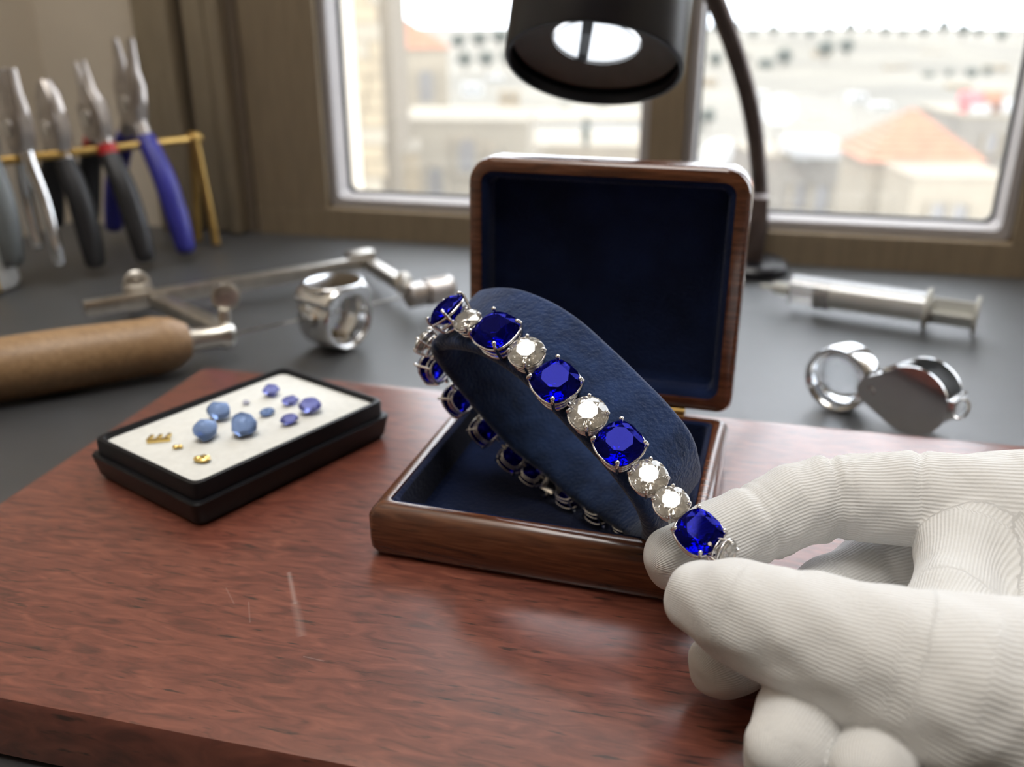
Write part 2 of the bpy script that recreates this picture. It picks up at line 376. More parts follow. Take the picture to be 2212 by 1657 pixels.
for a in (.02, .075):
    h = MB(); h.cyl(bp(a-.006, BD+.0012, BH-.0002), bp(a+.006, BD+.0012, BH-.0002), .0012, seg=12)
    h.box(bp(a, BD+.0006, BH-.004), (.012, .0008, .007), (BX, BY, BZ)); h.build('hinge', M_brass, jb)

# ================================================================== velvet cuff
AX = (RT*.65+UP*.75+FW*.42).normalized()
def loopframe(pts, i, n):
    t = (pts[(i+1) % n]-pts[(i-1) % n]).normalized()
    a = (AX-t*AX.dot(t)).normalized(); nrm = t.cross(a)
    return t, a, nrm
cq = [(955, 716, .2785), (1010, 716, .2675), (1075, 738, .2610), (1140, 780, .2545), (1202, 838, .2490), (1268, 905, .2435), (1335, 975, .2390), (1392, 1045, .2370), (1424, 1100, .2400), (1432, 1148, .2500), (1405, 1160, .2640), (1372, 1136, .2735), (1312, 1100, .2830), (1250, 1058, .2915), (1190, 1006, .2975), (1128, 958, .3000), (1066, 895, .2990), (1010, 828, .2940), (966, 772, .2880), (947, 738, .2830)]
cpts = crom([at(*q) for q in cq], 5, True); n = len(cpts)
cen = sum(cpts, Vector())/n
th, a0, a1 = .0048, -.0045, .0205
sec = [((a0+a1)/2+x, -th/2+y) for x, y in rrect(a1-a0, th, .0021, 4)]
rings = []
for i in range(n):
    t, a, nr = loopframe(cpts, i, n)
    if nr.dot(cpts[i]-cen) < 0: nr = -nr
    rings.append([cpts[i]+a*x+nr*y for x, y in sec])
zmin = min(p.z for r in rings for p in r); zf = ZB+.0050
for r in rings:
    for p in r:
        if p.z < zf: p.z = zf+(p.z-zf)*.02
cf = MB().loft(rings, loop=True)
cuff = tag(cf.build('bracelet_cuff', M_suede, smooth=60), 'tilted navy suede bracelet cuff standing in the jewellery box', 'display cuff')

# ================================================================== bracelet
def cush(k, p=2.7, n=16, off=0):
    out = []
    for i in range(n):
        a = 2*math.pi*(i+off)/n; c, s_ = math.cos(a), math.sin(a)
        out.append((k*math.copysign(abs(c)**(2/p), c), k*math.copysign(abs(s_)**(2/p), s_)))
    return out
def lay(pts, z): return [(x, y, z) for x, y in pts]
def jit(pts, k): return [(x+random.uniform(-k, k), y+random.uniform(-k, k), z+random.uniform(-k, k)) for x, y, z in pts]
SG = MB().hull(lay(cush(.58, 2.4, 8, .5), .38)+jit(lay(cush(.80, 2.5, 8), .25), .008)+jit(lay(cush(.91, 2.6, 16), .14), .006)+lay(cush(1, 2.7, 16, .5), .03)+lay(cush(1, 2.7, 16, .5), -.05)+jit(lay(cush(.80, 2.5, 16), -.30), .02)+jit(lay(cush(.58, 2.4, 8, .5), -.52), .02)+jit(lay(cush(.30, 2.2, 8), -.74), .02)+[(0, 0, -.86)], .2).mesh('sapphire', M_sapph, 0)
DG = MB().hull(lay(cush(.54, 2, 8, .5), .30)+jit(lay(cush(.77, 2, 8), .20), .008)+jit(lay(cush(.90, 2, 16, .5), .10), .006)+lay(cush(1, 2, 32, .5), .02)+lay(cush(1, 2, 32, .5), -.03)+jit(lay(cush(.80, 2, 16), -.22), .02)+jit(lay(cush(.55, 2, 16, .5), -.45), .025)+jit(lay(cush(.27, 2, 8), -.68), .02)+[(0, 0, -.84)], 0).mesh('diamond', M_diam, 0)
def rail(mb, k, p, z, r, n=32):
    pts = [Vector((x, y, z)) for x, y in cush(k, p, n)]; rg = []
    for i in range(n):
        t = (pts[(i+1) % n]-pts[i-1]).normalized(); o = t.cross(Vector((0, 0, 1)))
        rg.append([pts[i]+(o*math.cos(q)+Vector((0, 0, 1))*math.sin(q))*r for q in (2*math.pi*j/8 for j in range(8))])
    mb.loft(rg, loop=True)
b_ = MB(); rail(b_, .99, 2.7, -.16, .075); rail(b_, .84, 2.7, -.62, .07); rail(b_, .78, 2.7, -.93, .08)
for sx in (-1, 1): b_.tube([(sx*.80, 0, -.90), (sx*1.12, 0, -.86)], .12, 8)
SB = b_.mesh('sapphire_setting', M_silver, 60)
b_ = MB(); rail(b_, .99, 2, -.18, .075); rail(b_, .84, 2, -.60, .07); rail(b_, .72, 2, -.95, .08)
for sx in (-1, 1): b_.tube([(sx*.74, 0, -.92), (sx*1.15, 0, -.88)], .12, 8)
DB = b_.mesh('diamond_setting', M_silver, 60)
def prong(k, ang, h, r):
    c, s_ = math.cos(ang), math.sin(ang); mb = MB()
    pts = crom([(c*k*.80, s_*k*.80, -.97), (c*k*.95, s_*k*.95, -.45), (c*k*1.04, s_*k*1.04, .02), (c*k*1.01, s_*k*1.01, h*.75), (c*k*.93, s_*k*.93, h)], 4)
    mb.tube(pts, [r]*(len(pts)-1)+[r*.9], 8); mb.ball((c*k*.945, s_*k*.945, h), r*1.35, 10); return mb
SP = [prong(1.13, math.radians(45+90*i), .24, .082).mesh('prong', M_silver, 60) for i in range(4)]
DP = [prong(1.0, math.radians(45+90*i), .17, .085).mesh('prong', M_silver, 60) for i in range(4)]
links = [('S', 964, 668, .2720, .0056), ('D', 1008, 690, .2640, .0042), ('S', 1070, 712, .2560, .0063), ('D', 1137, 759, .2495, .0050), ('S', 1200, 822, .2430, .0062), ('D', 1270, 892, .2370, .0051), ('S', 1338, 957, .2310, .0059), ('D', 1401, 1028, .2260, .0047), ('D', 1450, 1084, .2210, .0043), ('S', 1510, 1148, .2160, .0053), ('D', 1572, 1200, .2135, .0038),
         ('D', 1566, 1208, .2330, .0040), ('S', 1490, 1178, .2500, .0045), ('S', 1424, 1172, .2660, .0045),
         ('S', 1360, 1160, .2765, .0045), ('S', 1297, 1127, .2860, .0045), ('S', 1234, 1090, .2945, .0045), ('C', 1190, 1052, .3000, .0045), ('S', 1150, 1026, .3030, .0040), ('S', 1106, 992, .3050, .0046), ('S', 1044, 931, .3055, .0048), ('S', 985, 862, .3010, .0052), ('S', 931, 790, .2940, .0052), ('D', 915, 735, .2840, .0042)]
lp = [at(x, y, d) for _, x, y, d, _ in links]; n = len(lp)
for p in lp: p.z = max(p.z, ZB+.0062)
lcen = sum(lp, Vector())/n
bq = min(lp, key=lambda p: p.z)
br = thing('bracelet', 'sapphire and diamond bracelet in white gold laid over the navy cuff', 'bracelet', (bq.x, bq.y, bq.z-.002))
BI = WM[br.name].inverted()
for i, (k, x, y, d, hs) in enumerate(links):
    t, a, nr = loopframe(lp, i, n)
    if nr.dot(lp[i]-lcen) < 0: nr = -nr
    a = nr.cross(t)
    mtx = Matrix(((t.x, a.x, nr.x, lp[i].x), (t.y, a.y, nr.y, lp[i].y), (t.z, a.z, nr.z, lp[i].z), (0, 0, 0, 1))) @ Matrix.Scale(hs, 4)
    if k == 'C':
        c = MB(); c.box(lp[i], (.006, .0055, .0030), (t, a, nr), bev=.0006)
        c.box(lp[i]+t*.0042-nr*.0005, (.0035, .0035, .0012), (t, a, nr)); c.tube([lp[i]-a*.003+nr*.001, lp[i]-a*.0042+nr*.001], .0009, 8); c.tube([lp[i]+a*.003+nr*.001, lp[i]+a*.0042+nr*.001], .0009, 8)
        c.build('clasp', M_silver, br); continue
    o = put('sapphire_setting' if k == 'S' else 'diamond_setting', SB if k == 'S' else DB, br, mtx); o.matrix_parent_inverse = BI
    put('sapphire' if k == 'S' else 'diamond', SG if k == 'S' else DG, o, Matrix.Identity(4))
    for q in (SP if k == 'S' else DP): put('prong', q, o, Matrix.Identity(4))

# ================================================================== gem tray
T0 = Vector((-.1526, .2169, ZB)); TX = Vector((-.0554, .0238, 0)); TX.normalize(); TY = Vector((-TX.y*-1*-1, 0, 0))
TY = Vector((0, 0, 1)).cross(TX)*-1
TWd, TLn = .0603, .0863
gt = thing('gem_tray', 'black plastic gem display box with white foam pad on the board', 'box', T0+TX*TWd/2+TY*TLn/2+Vector((0, 0, .0002)))
def tp(a, b, z): return T0+TX*a+TY*b+Vector((0, 0, z))
def tr(ins, z, r=.003): return [tp(TWd/2+x, TLn/2+y, z) for x, y in rrect(TWd-2*ins, TLn-2*ins, r, 4)]
MB().loft([tr(.0022, .0003), tr(.0012, .002), tr(.0002, .0078), tr(0, .0086), tr(.0004, .0092), tr(.0016, .0093), tr(.0018, .006)]).build('base', M_blackplastic, gt)
MB().loft([tr(.0019, .0055), tr(.0017, .0140), tr(.0020, .0149), tr(.0026, .0152), tr(.0034, .0150), tr(.0037, .0142), tr(.0037, .0115)]).build('insert_frame', M_blackplastic, gt)
MB().loft([tr(.0037, .0060), tr(.0037, .0128), tr(.0044, .0134)]).build('foam_pad', M_foam, gt)
ZP = ZB+.0134
def stone(px, py, w, h, kind, mt, label, cat='gemstone', name='loose_sapphire', rz=0):
    p = on_z(px, py, ZP); mb = MB()
    if kind == 'cut':
        pts = lay(cush(.62, 2.4, 8, .5), 1.0)+lay(cush(.9, 2.4, 8), .75)+lay(cush(1, 2.5, 12), .55)+lay(cush(1, 2.5, 12), .48)+lay(cush(.55, 2.2, 8), .15)+[(0, 0, 0)]
    elif kind == 'oct':
        pts = lay(cush(.6, 6, 8, .5), 1.0)+lay(cush(1, 4, 8, .5), .6)+lay(cush(1, 4, 8, .5), .5)+lay(cush(.4, 4, 8, .5), 0)
    else:
        pts = []
        for i in range(70):
            v = Vector(rng.normal(size=3)).normalized(); q = 1+.10*math.sin(3*v.x+kind)+.10*math.cos(4*v.y+2*kind)
            pts.append((v.x*q, v.y*q, max(0.02, .5+.55*v.z*q)))
    R = Matrix.Rotation(rz, 3, 'Z')
    mb.hull([R @ Vector((x*w[0], y*w[1], z*h))+p+Vector((0, 0, .00005)) for x, y, z in pts], 4 if isinstance(kind, str) else 0)
    o = mb.build(name, mt, smooth=0 if isinstance(kind, str) else 60)
    return tag(o, label, cat, 'loose stones on the foam pad')
G = M_pale
stone(587, 855, (.0030, .0027), .0042, 'oct', G, 'square-cut violet-blue sapphire nearest the back corner of the foam')
stone(628, 874, (.0032, .0022), .0030, 'oct', G, 'rectangular step-cut pale blue sapphire beside the largest cut sapphire', rz=.9)
stone(671, 892, (.0042, .0036), .0052, 'cut', M_pale, 'largest cut sapphire, rich violet-blue oval, by the tray long edge', rz=.6)
stone(578, 898, (.0029, .0020), .0026, 'cut', M_rough, 'small oval pale blue sapphire in the middle of the foam pad', rz=.9)
stone(626, 917, (.0034, .0022), .0036, 'cut', G, 'oval dark-edged blue sapphire next to the largest cut sapphire', rz=.9)
stone(475, 905, (.0044, .0042), .0066, .4, M_rough, 'rounded translucent rough sapphire pebble touching another rough pebble', name='rough_sapphire')
stone(447, 948, (.0044, .0040), .0072, 1.5, M_rough, 'rough sapphire pebble with a violet base, closest to the gold pieces', name='rough_sapphire')
stone(531, 940, (.0050, .0046), .0074, 2.6, M_rough, 'biggest rough sapphire pebble, greyish blue with a pointed top', name='rough_sapphire')
stone(532, 874, (.0014, .0012), .0016, 'cut', M_tiny, 'tiny colourless chip stone alone behind the sapphires', name='stone_chip')
# gold bits
p = on_z(345, 950, ZP); e1 = (on_z(372, 950, ZP)-on_z(320, 955, ZP)).normalized(); e2 = Vector((0, 0, 1)).cross(e1)
g = MB(); zz = Vector((0, 0, .0006)); ax3 = (e1, e2, Vector((0, 0, 1)))
g.box(p+zz-e2*.0018, (.0076, .0016, .0011), ax3, bev=.0002)
for k in (-1, 0, 1): g.box(p+zz+e1*(.0029*k-.0002)+e2*.0006, (.0012, .0040, .0011), ((e1*.95-e2*.3).normalized(), (e2*.95+e1*.3).normalized(), Vector((0, 0, 1))), bev=.0002)
tag(g.build('gold_finding', M_gold), 'three-pronged comb-like gold piece on the white foam', 'gold piece')
p = on_z(385, 970, ZP); g = MB(); g.ball(p+Vector((-.0007, -.0003, .0008)), .0009, 10, (1.3, 1, .8)); g.ball(p+Vector((.0007, .0004, .0008)), .0008, 10, (1.2, 1, .9))
tag(g.build('gold_bead', M_gold), 'smallest gold bit, two fused beads on the white foam', 'gold piece')
p = on_z(437, 997, ZP); g = MB(); g.ball(p+Vector((0, 0, .0010)), .0026, 16, (1.15, .8, .36)); g.ball(p+Vector((.0012, .0006, .0014)), .0014, 12, (1, 1, .5)); g.ball(p+Vector((-.0012, -.0005, .0014)), .0013, 12, (1, .8, .55)); g.ball(p+Vector((.0, .0014, .0013)), .0010, 10, (1, .8, .6))
tag(g.build('gold_nugget', M_gold), 'flat oval gold nugget near the front edge of the foam', 'gold piece')

# ================================================================== signet ring
rc = (on_z(770, 752, DZ)+on_z(690, 746, DZ))/2; rax = Vector((.92, -.39, 0)).normalized(); rsd = Vector((0, 0, 1)).cross(rax)
RI, RO = .0132, .0175; rcen = rc+Vector((0, 0, RO+.0001))
rr_ = thing('signet_ring', 'polished silver signet ring with a flat oval face standing on the desk', 'ring', rc)
rgs = []; N = 72
for i in range(N):
    q = 2*math.pi*i/N; s_, c_ = math.sin(q), math.cos(q)       # c_ up
    topf = max(0, c_)**1.5; wv = .0112+.0035*topf               # half width
    ro = RO+.0010*topf
    if c_ > .55: ro = min((RO+.0012)/max(c_, .3), .0212)
    fl = .0016
    prof = [(-wv+fl, RI), (-wv, RI+fl), (-wv, ro-fl), (-wv+fl, ro-.0003), (0, ro+.0002*(1-topf)), (wv-fl, ro-.0003), (wv, ro-fl), (wv, RI+fl), (wv-fl, RI), (0, RI-.0003)]
    e = rsd*s_+Vector((0, 0, 1))*c_
    rgs.append([rcen+rax*x+e*r for x, r in prof])
MB().loft(rgs, loop=True).build('band', M_chrome, rr_, 50)
zt = rcen+Vector((0, 0, RO+.0006))
MB().loft([[zt+Vector((0, 0, h))+rsd*.0170*k*math.cos(a)+rax*.0155*k*math.sin(a) for a in (2*math.pi*i/48 for i in range(48))] for h, k in ((-.0035, .82), (-.001, 1.0), (.0004, 1.0), (.0011, .95), (.0012, .9), (.0010, .88))]).build('face', M_chrome, rr_, 50)

# ================================================================== folding loupe
e = Vector((.854, -.52, 0)).normalized(); bk = Vector((0, 0, 1)).cross(e)        # bk points away from the camera
lb = on_z(1795, 889, DZ)
lo = thing('folding_loupe', 'folding steel jeweller loupe swung open standing on the desk', 'loupe', lb)
LR = .0150; lc = lb+Vector((0, 0, LR+.0002))
MB().loft([[lc+bk*t+(e*math.cos(a)+Vector((0, 0, 1))*math.sin(a))*r for a in (2*math.pi*i/48 for i in range(48))] for t, r in ((0, LR-.0012), (0, LR-.0003), (.0008, LR), (.0125, LR), (.0135, LR-.0004), (.0135, LR-.003), (.011, LR-.003), (.002, LR-.0028), (.0006, LR-.0020))], loop=True).build('lens_barrel', M_chrome, lo, 35)
MB().loft([[lc+bk*(.0065+t)+(e*math.cos(a)+Vector((0, 0, 1))*math.sin(a))*r for a in (2*math.pi*i/40 for i in range(40))] for t, r in ((-.0028, .003), (-.0024, .006), (-.0015, .0095), (0, .0119), (.0015, .0095), (.0024, .006), (.0028, .003))]).build('lens', M_lens, lo, 60)
hp = lc+e*.0165
MB().box(lc+e*.0160+bk*.0067-Vector((0, 0, .0005)), (.010, .0126, .012), (e, bk, Vector((0, 0, 1))), bev=.0015).build('hinge_block', M_chrome, lo)
cc = lc+e*.0345+Vector((0, 0, .0008)); hd = (cc-hp); hdist = hd.length
def tear(off):
    out = []; dirv = (hp-cc).normalized(); sv = bk.cross(dirv); R = .0152
    a_t = math.acos(min(.99, (R-.006)/hdist))
    for i in range(33):
        a = a_t+(2*math.pi-2*a_t)*i/32; out.append(cc+dirv*R*math.cos(a)+sv*R*math.sin(a))
    for i in range(9):
        a = -a_t+2*a_t*i/8; out.append(hp+dirv*.006*math.cos(a)+sv*.006*math.sin(a))
    return [q+bk*off for q in out]
MB().loft([tear(-.0012), tear(-.0002)]).build('cover_plate', M_chrome, lo, 30)
MB().loft([tear(.0138), tear(.0148)]).build('cover_plate', M_chrome, lo, 30)
tail = cc+(cc-hp).normalized()*.0150
MB().box(tail+bk*.0068+(cc-hp).normalized()*.001, (.0030, .0150, .0085), ((cc-hp).normalized(), bk, bk.cross((cc-hp).normalized())*-1), bev=.0008).build('spine', M_chrome, lo)
pts = [tail+e*.0035+bk*.004+(e*math.cos(a)*.0030+(Vector((0, 0, 1))*.8+bk*.6)*math.sin(a)*.0042) for a in (2*math.pi*i/20 for i in range(21))]
MB().tube(pts, .0006, 8).build('lanyard_ring', M_chrome, lo)
MB().cyl(hp-bk*.0022, hp+bk*.0158, .0020, seg=16).build('pivot_pin', M_chrome, lo)

# ================================================================== syringe
s0 = on_z(1703, 668, DZ); s1 = on_z(1995, 712, DZ); sd = (s1-s0).normalized(); SR = .0098
sb = s0+Vector((0, 0, SR+.0022)); L = (s1-s0).length
sy = thing('syringe', 'clear plastic syringe with black plunger seal lying on the desk', 'syringe', (s0+s1)/2)
o = MB().lathe(sb, sd, [(0, .002), (0, SR-.0008), (.0008, SR), (L, SR), (L, SR-.0009), (.0014, SR-.0009), (.0014, .002)], 40, False, False).build('barrel', M_clear, sy)
MB().lathe(sb, sd*-1, [(0, .0022), (.001, .0042), (.010, .0038), (.010, .0018), (.018, .0014), (.018, .0008)], 20).build('nozzle', M_milky, sy)
fl = sb+sd*L; sside = Vector((0, 0, 1)).cross(sd)
MB().loft([[fl+sd*t+sside*.0150*math.cos(a)+Vector((0, 0, 1))*.0118*math.sin(a) for a in (2*math.pi*i/32 for i in range(32))] for t in (-.001, .001)]).build('finger_flange', M_milky, sy)
MB().lathe(sb+sd*.0135, sd, [(0, .004), (.001, SR-.0012), (.003, SR-.0009), (.004, SR-.0016), (.006, SR-.0016), (.007, SR-.0009), (.009, SR-.0012), (.009, .003)], 32).build('plunger_seal', M_gripblack, sy)
ro = MB()
for k in range(2):
    ax_ = sside if k else Vector((0, 0, 1))
    ro.box(sb+sd*((.0225+L+.024)/2), (L+.024-.0225, .0016, .0150), (sd, sd.cross(ax_)*-1, ax_), bev=.0003)
ro.lathe(sb+sd*.0225, sd, [(0, .0035), (.001, .0074), (L-.020, .0074), (L-.019, .0035)], 24)
ro.build('plunger_rod', M_milky, sy)
MB().cyl(sb+sd*(L+.024), sb+sd*(L+.026), .0112, seg=32, bev=.0004).build('thumb_rest', M_milky, sy)

# ================================================================== jeweller's saw
zs = DZ+.0150
ha, hb_ = on_z(-120, 817, zs), on_z(412, 735, zs); hd_ = (hb_-ha).normalized(); HL = (hb_-ha).length
saw = thing('jewellers_saw', 'adjustable steel jeweller saw frame with turned beech handle lying on the desk', 'saw', (ha.x+.04, ha.y+.03, DZ))
MB().lathe(ha, hd_, [(0, .006), (.002, .011), (.012, .0146), (HL*.45, .0150), (HL-.022, .0140), (HL-.018, .0146), (HL-.008, .0128), (HL-.001, .0088), (HL, .006)], 40).build('handle', M_handle, saw)
fe = on_z(500, 722, zs-.001)
MB().lathe(hb_-hd_*.002, fe-hb_, [(0, .0060), (.016, .0056), (.018, .0066), ((fe-hb_).length, .0070), ((fe-hb_).length+.003, .005)], 28).build('ferrule', M_steel, saw)
zb_ = DZ+.0125
kn = fe+Vector((-.004, .002, .005))
mb = MB(); mb.cyl(kn, kn+Vector((-.0005, .001, .006)), .0032, seg=16); mb.lathe(kn+Vector((-.0012, .0055, .0125)), Vector((.55, -.75, .1)), [(-.0022, .006), (-.0015, .0072), (.0015, .0072), (.0022, .006), (.0022, .003), (.0032, .0028)], 28)
mb.build('thumb_screw', M_steel, saw)
def bar(name, a, b, w, h, mt=M_steel):
    d = (b-a); L_ = d.length; d = d.normalized(); sd_ = Vector((0, 0, 1)).cross(d)
    return MB().box((a+b)/2, (L_, w, h), (d, sd_, d.cross(sd_)), bev=.0008).build(name, mt, saw)
bar('near_arm', on_z(480, 712, zb_), on_z(292, 626, zb_), .0095, .0070)
k2 = on_z(296, 612, zb_+.006)
mb = MB(); mb.cyl(on_z(300, 628, zb_), k2, .0034, seg=14); mb.lathe(k2, Vector((.55, -.75, .25)), [(-.0028, .006), (-.002, .0074), (.002, .0074), (.0028, .006), (.0028, .0035), (.004, .003)], 28)
mb.build('clamp_screw', M_steel, saw)
bar('spine_bar', on_z(182, 667, zb_+.001), on_z(792, 566, zb_+.001), .0060, .0085)
MB().box(on_z(300, 640, zb_), (.016, .013, .0135), (hd_, Vector((0, 0, 1)).cross(hd_), Vector((0, 0, 1))), bev=.001).build('slider', M_steel, saw)
bar('far_arm', on_z(775, 556, zb_), on_z(893, 630, zb_), .0075, .0075)
MB().box(on_z(778, 558, zb_+.003), (.018, .011, .010), (hd_, Vector((0, 0, 1)).cross(hd_), Vector((0, 0, 1))), bev=.001).build('corner_block', M_steel, saw)
ca, cb = on_z(880, 640, zb_), on_z(972, 622, zb_)
MB().lathe(ca, cb-ca, [(0, .006), (.001, .0072), (.010, .0072), (.011, .0062), (.0125, .0062), (.0128, .0078)]+[((cb-ca).length*k_/14*.5+.0135, .0080-.0004*(k_ % 2)) for k_ in range(14)]+[((cb-ca).length, .0078), ((cb-ca).length+.001, .006)], 28).build('tension_nut', M_plsteel, saw)
ts = on_z(872, 612, zb_+.008)
MB().lathe(ts, Vector((.9, -.3, .15)), [(-.002, .0055), (-.0012, .0068), (.0012, .0068), (.002, .0055)], 24).cyl(ts, on_z(882, 634, zb_), .003, seg=12).build('blade_screw', M_steel, saw)
MB().box((fe+ca)/2, ((ca-fe).length, .0005, .0012), ((ca-fe).normalized(), Vector((0, 0, 1)).cross((ca-fe).normalized()), Vector((0, 0, 1)))).build('blade', M_steel, saw)

# ================================================================== plier rack and pliers
RZ = ZB+.060
R0 = Vector((-.3885, .616, RZ)); R1 = Vector((-.4585, .472, RZ)); rd = (R1-R0).normalized(); PS = Vector((-rd.y, rd.x, 0))
if PS.x < 0: PS = -PS
rk = thing('plier_rack', 'brass rod rack holding the pliers in the corner by the window', 'rack', (R0.x, R0.y, DZ))
MB().cyl(R0-rd*.006, R1+rd*.006, .0029, seg=20, bev=.0008).build('rod', M_brass, rk)
for q in (R0, R1):
    for sgn in (1, -1):
        MB().tube([q+PS*.001*sgn+Vector((0, 0, .002)), Vector((q.x, q.y, DZ+.003))+PS*.012*sgn], .0030, 14).build('leg', M_brass, rk)
    MB().lathe(q-rd*.0035, rd, [(0, .004), (.001, .005), (.006, .005), (.007, .004)], 20).build('collar', M_brass, rk)
PN = PS.cross(Vector((0, 0, 1)))                              # normal of each plier's plane
def plier(label, rodpx, tipA, tipB, piv, fend, rend, kind, grip, collar=None, gripstart=.22):
    # where the rod passes under this plier
    nr = Vector((-rd.y, rd.x, 0)); c = on_plane(*rodpx, R0, nr)
    P = lambda q: on_plane(*q, c, PN)
    ta, tb, pv, fe_, re_ = P(tipA), P(tipB), P(piv), P(fend), P(rend)
    for w in (fe_, re_):
        w.z = max(w.z, DZ+.0052)
    nrm = PN.normalized()
    ctr = (fe_+re_)/2
    t = thing('pliers', label, 'pliers', (ctr.x, ctr.y, DZ), 'pliers on the brass rack')
    U = (((ta+tb)/2)-pv).normalized(); Sd = (fe_-re_); Sd = (Sd-U*Sd.dot(U)).normalized()
    jl = (((ta+tb)/2)-pv).length
    shp = {'flat': [(.0, .0085, .0060), (.35, .0085, .0055), (.6, .0065, .0045), (1, .0035, .0045)], 'cut': [(0, .0090, .0060), (.45, .0095, .0060), (.7, .0075, .0058), (1, .0012, .004)],
           'round': [(0, .0082, .0058), (.3, .0075, .0055), (.5, .0045, .0040), (1, .0016, .0016)], 'chain': [(0, .0100, .0060), (.28, .0100, .0060), (.5, .0060, .0050), (1, .0026, .0022)]}[kind]
    for tip, sg in ((ta, 1), (tb, -1)):
        rings = []
        for s_, w, th_ in shp:
            mid = pv+(tip-pv)*s_ if s_ > .4 else pv+U*jl*s_*.98+((tip-pv)*s_-U*jl*s_)*.6
            off = Sd*sg*w*.5*(1 if s_ < .45 else .6)
            rings.append([mid+off*1.35+Sd*x*w*1.4+nrm*y*th_*1.6 for x, y in rrect(1, 1, .25, 2)])
        MB().loft(rings).build('jaw', M_plsteel, t, 35)
    MB().lathe(pv-nrm*.0070, nrm, [(0, .004), (.0008, .0058), (.0132, .0058), (.014, .004)], 24).build('pivot', M_chrome, t)
    MB().loft([[pv+U*h+Sd*x*w+nrm*y*.0115 for x, y in rrect(1, 1, .2, 2)] for h, w in ((-.014, .019), (-.007, .0245), (.002, .0265), (.010, .0235))]).build('joint', M_plsteel, t, 35)
    for en, sg in ((fe_, 1), (re_, -1)):
        d_ = en-pv; bow = Sd*sg*d_.length*.06
        pts = crom([pv+Sd*sg*.004-U*.008, pv+d_*.22+bow*.2, pv+d_*.5+bow*1.0, pv+d_*.8+bow*.6, en], 6); n_ = len(pts)
        cut = int(n_*gripstart)+1
        if grip is None:
            MB().tube(pts, [.0052-.0016*i/n_ if i < n_-1 else .002 for i in range(n_)], 12, .75, nrm).build('handle', M_chrome, t, 60)
        else:
            MB().tube(pts[:cut+1], .0058, 12, .85, nrm).build('handle', M_plsteel, t, 60)
            gp = pts[cut:]; k_ = len(gp)
            rs = [.0060+.0022*math.sin(math.pi*min(1, (i/(k_-1))*.9+.08)) for i in range(k_)]; rs[-1] = .0032; rs[-2] = min(rs[-2], .0062)
            MB().tube(gp, rs, 16, .85, nrm).build('grip', grip, t, 60)
            if collar: MB().tube(pts[cut-1:cut+2], .0068, 16, .9, nrm).build('collar', collar, t, 60)
    return t
plier('long chain-nose pliers with blue grips beside the rack end leg', (318, 308), (279, 82), (249, 82), (285, 222), (404, 548), (246, 498), 'chain', M_gripblue, gripstart=.20)
plier('round-nose pliers with black grips and red collars', (228, 322), (178, 132), (163, 134), (205, 255), (316, 566), (195, 480), 'round', M_gripblack, M_red, gripstart=.2)
plier('side cutters with pointed jaws and plain black grips', (140, 337), (97, 172), (91, 175), (118, 278), (208, 578), (118, 490), 'cut', M_gripblack, gripstart=.22)
plier('flat-nose pliers with bare polished steel handles', (52, 344), (18, 148), (2, 148), (38, 275), (130, 575), (84, 538), 'flat', None)
plier('pliers with grey grips at the far end of the rack', (-28, 353), (-60, 160), (-74, 160), (-40, 280), (30, 575), (-60, 500), 'flat', M_gripgrey)

# ================================================================== white bottle
q = on_z(-34, 622, DZ)
wb = thing('squeeze_bottle', 'white plastic bottle standing at the end of the plier rack', 'bottle', q)
MB().lathe(q, (0, 0, 1), [(.0002, .018), (.001, .0205), (.004, .0220), (.012, .0210), (.040, .0140), (.046, .0100), (.050, .0085)], 36).build('body', M_whiteplastic, wb)
MB().lathe(q+Vector((0, 0, .050)), (0, 0, 1), [(0, .0095), (.010, .009), (.012, .006), (.030, .002)], 24).build('nozzle', M_whiteplastic, wb)

# ================================================================== desk lamp
lv = ray(1282, 144).normalized(); lu = (UP-lv*UP.dot(lv)).normalized(); lr_ = lv.cross(lu)
la = (lr_*-.13*.9-lu*.885-lv*.44).normalized()                  # direction the shade opens towards
loc = at(1282, 144, .38); SRd = .0371
lbase = on_z(1618, 566, DZ); lbase.y = min(lbase.y, .640)
dl = thing('desk_lamp', 'black cylindrical desk lamp on a flexible gooseneck arching over the box', 'lamp', (lbase.x, lbase.y, DZ))
up_ = la*-1
MB().lathe(loc, up_, [(.004, SRd-.0028), (0, SRd-.0020), (.0, SRd-.0006), (.0008, SRd), (.090, SRd), (.096, SRd-.002), (.100, SRd-.008), (.102, .010), (.102, .008), (.097, .008), (.094, SRd-.006), (.02, SRd-.003)], 64, False, False).build('shade', M_lampblack, dl)
MB().lathe(loc+up_*.007, up_, [(0, SRd-.003), (.0008, SRd-.006), (.004, .0185), (.006, .0180), (.007, .0185), (.005, SRd-.006), (.002, SRd-.003)], 64, False, False).build('baffle', M_lampgrey, dl)
M_skyglow = mat('lens_sky_glow', (.93, .96, 1.0), rough=.5, var=.03, scale=90, emis=1.15)  # glow put in for the bright sky refracted in the lens
MB().lathe(loc+up_*.0128, up_, [(0, .0178), (.002, .0178)], 40).build('sky_glow_disc', M_skyglow, dl)
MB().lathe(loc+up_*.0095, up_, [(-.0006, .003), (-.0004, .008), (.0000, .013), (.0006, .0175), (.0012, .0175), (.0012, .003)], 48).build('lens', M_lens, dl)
e_ = (RT-la*RT.dot(la)).normalized(); f_ = la.cross(e_)
MB().box(loc+up_*.0118-e_*.0046, (.0042, .034, .0010), (e_, f_, la)).build('mullion_image', M_gripgrey, dl)  # dark bar added for the window mullion refracted in the lens
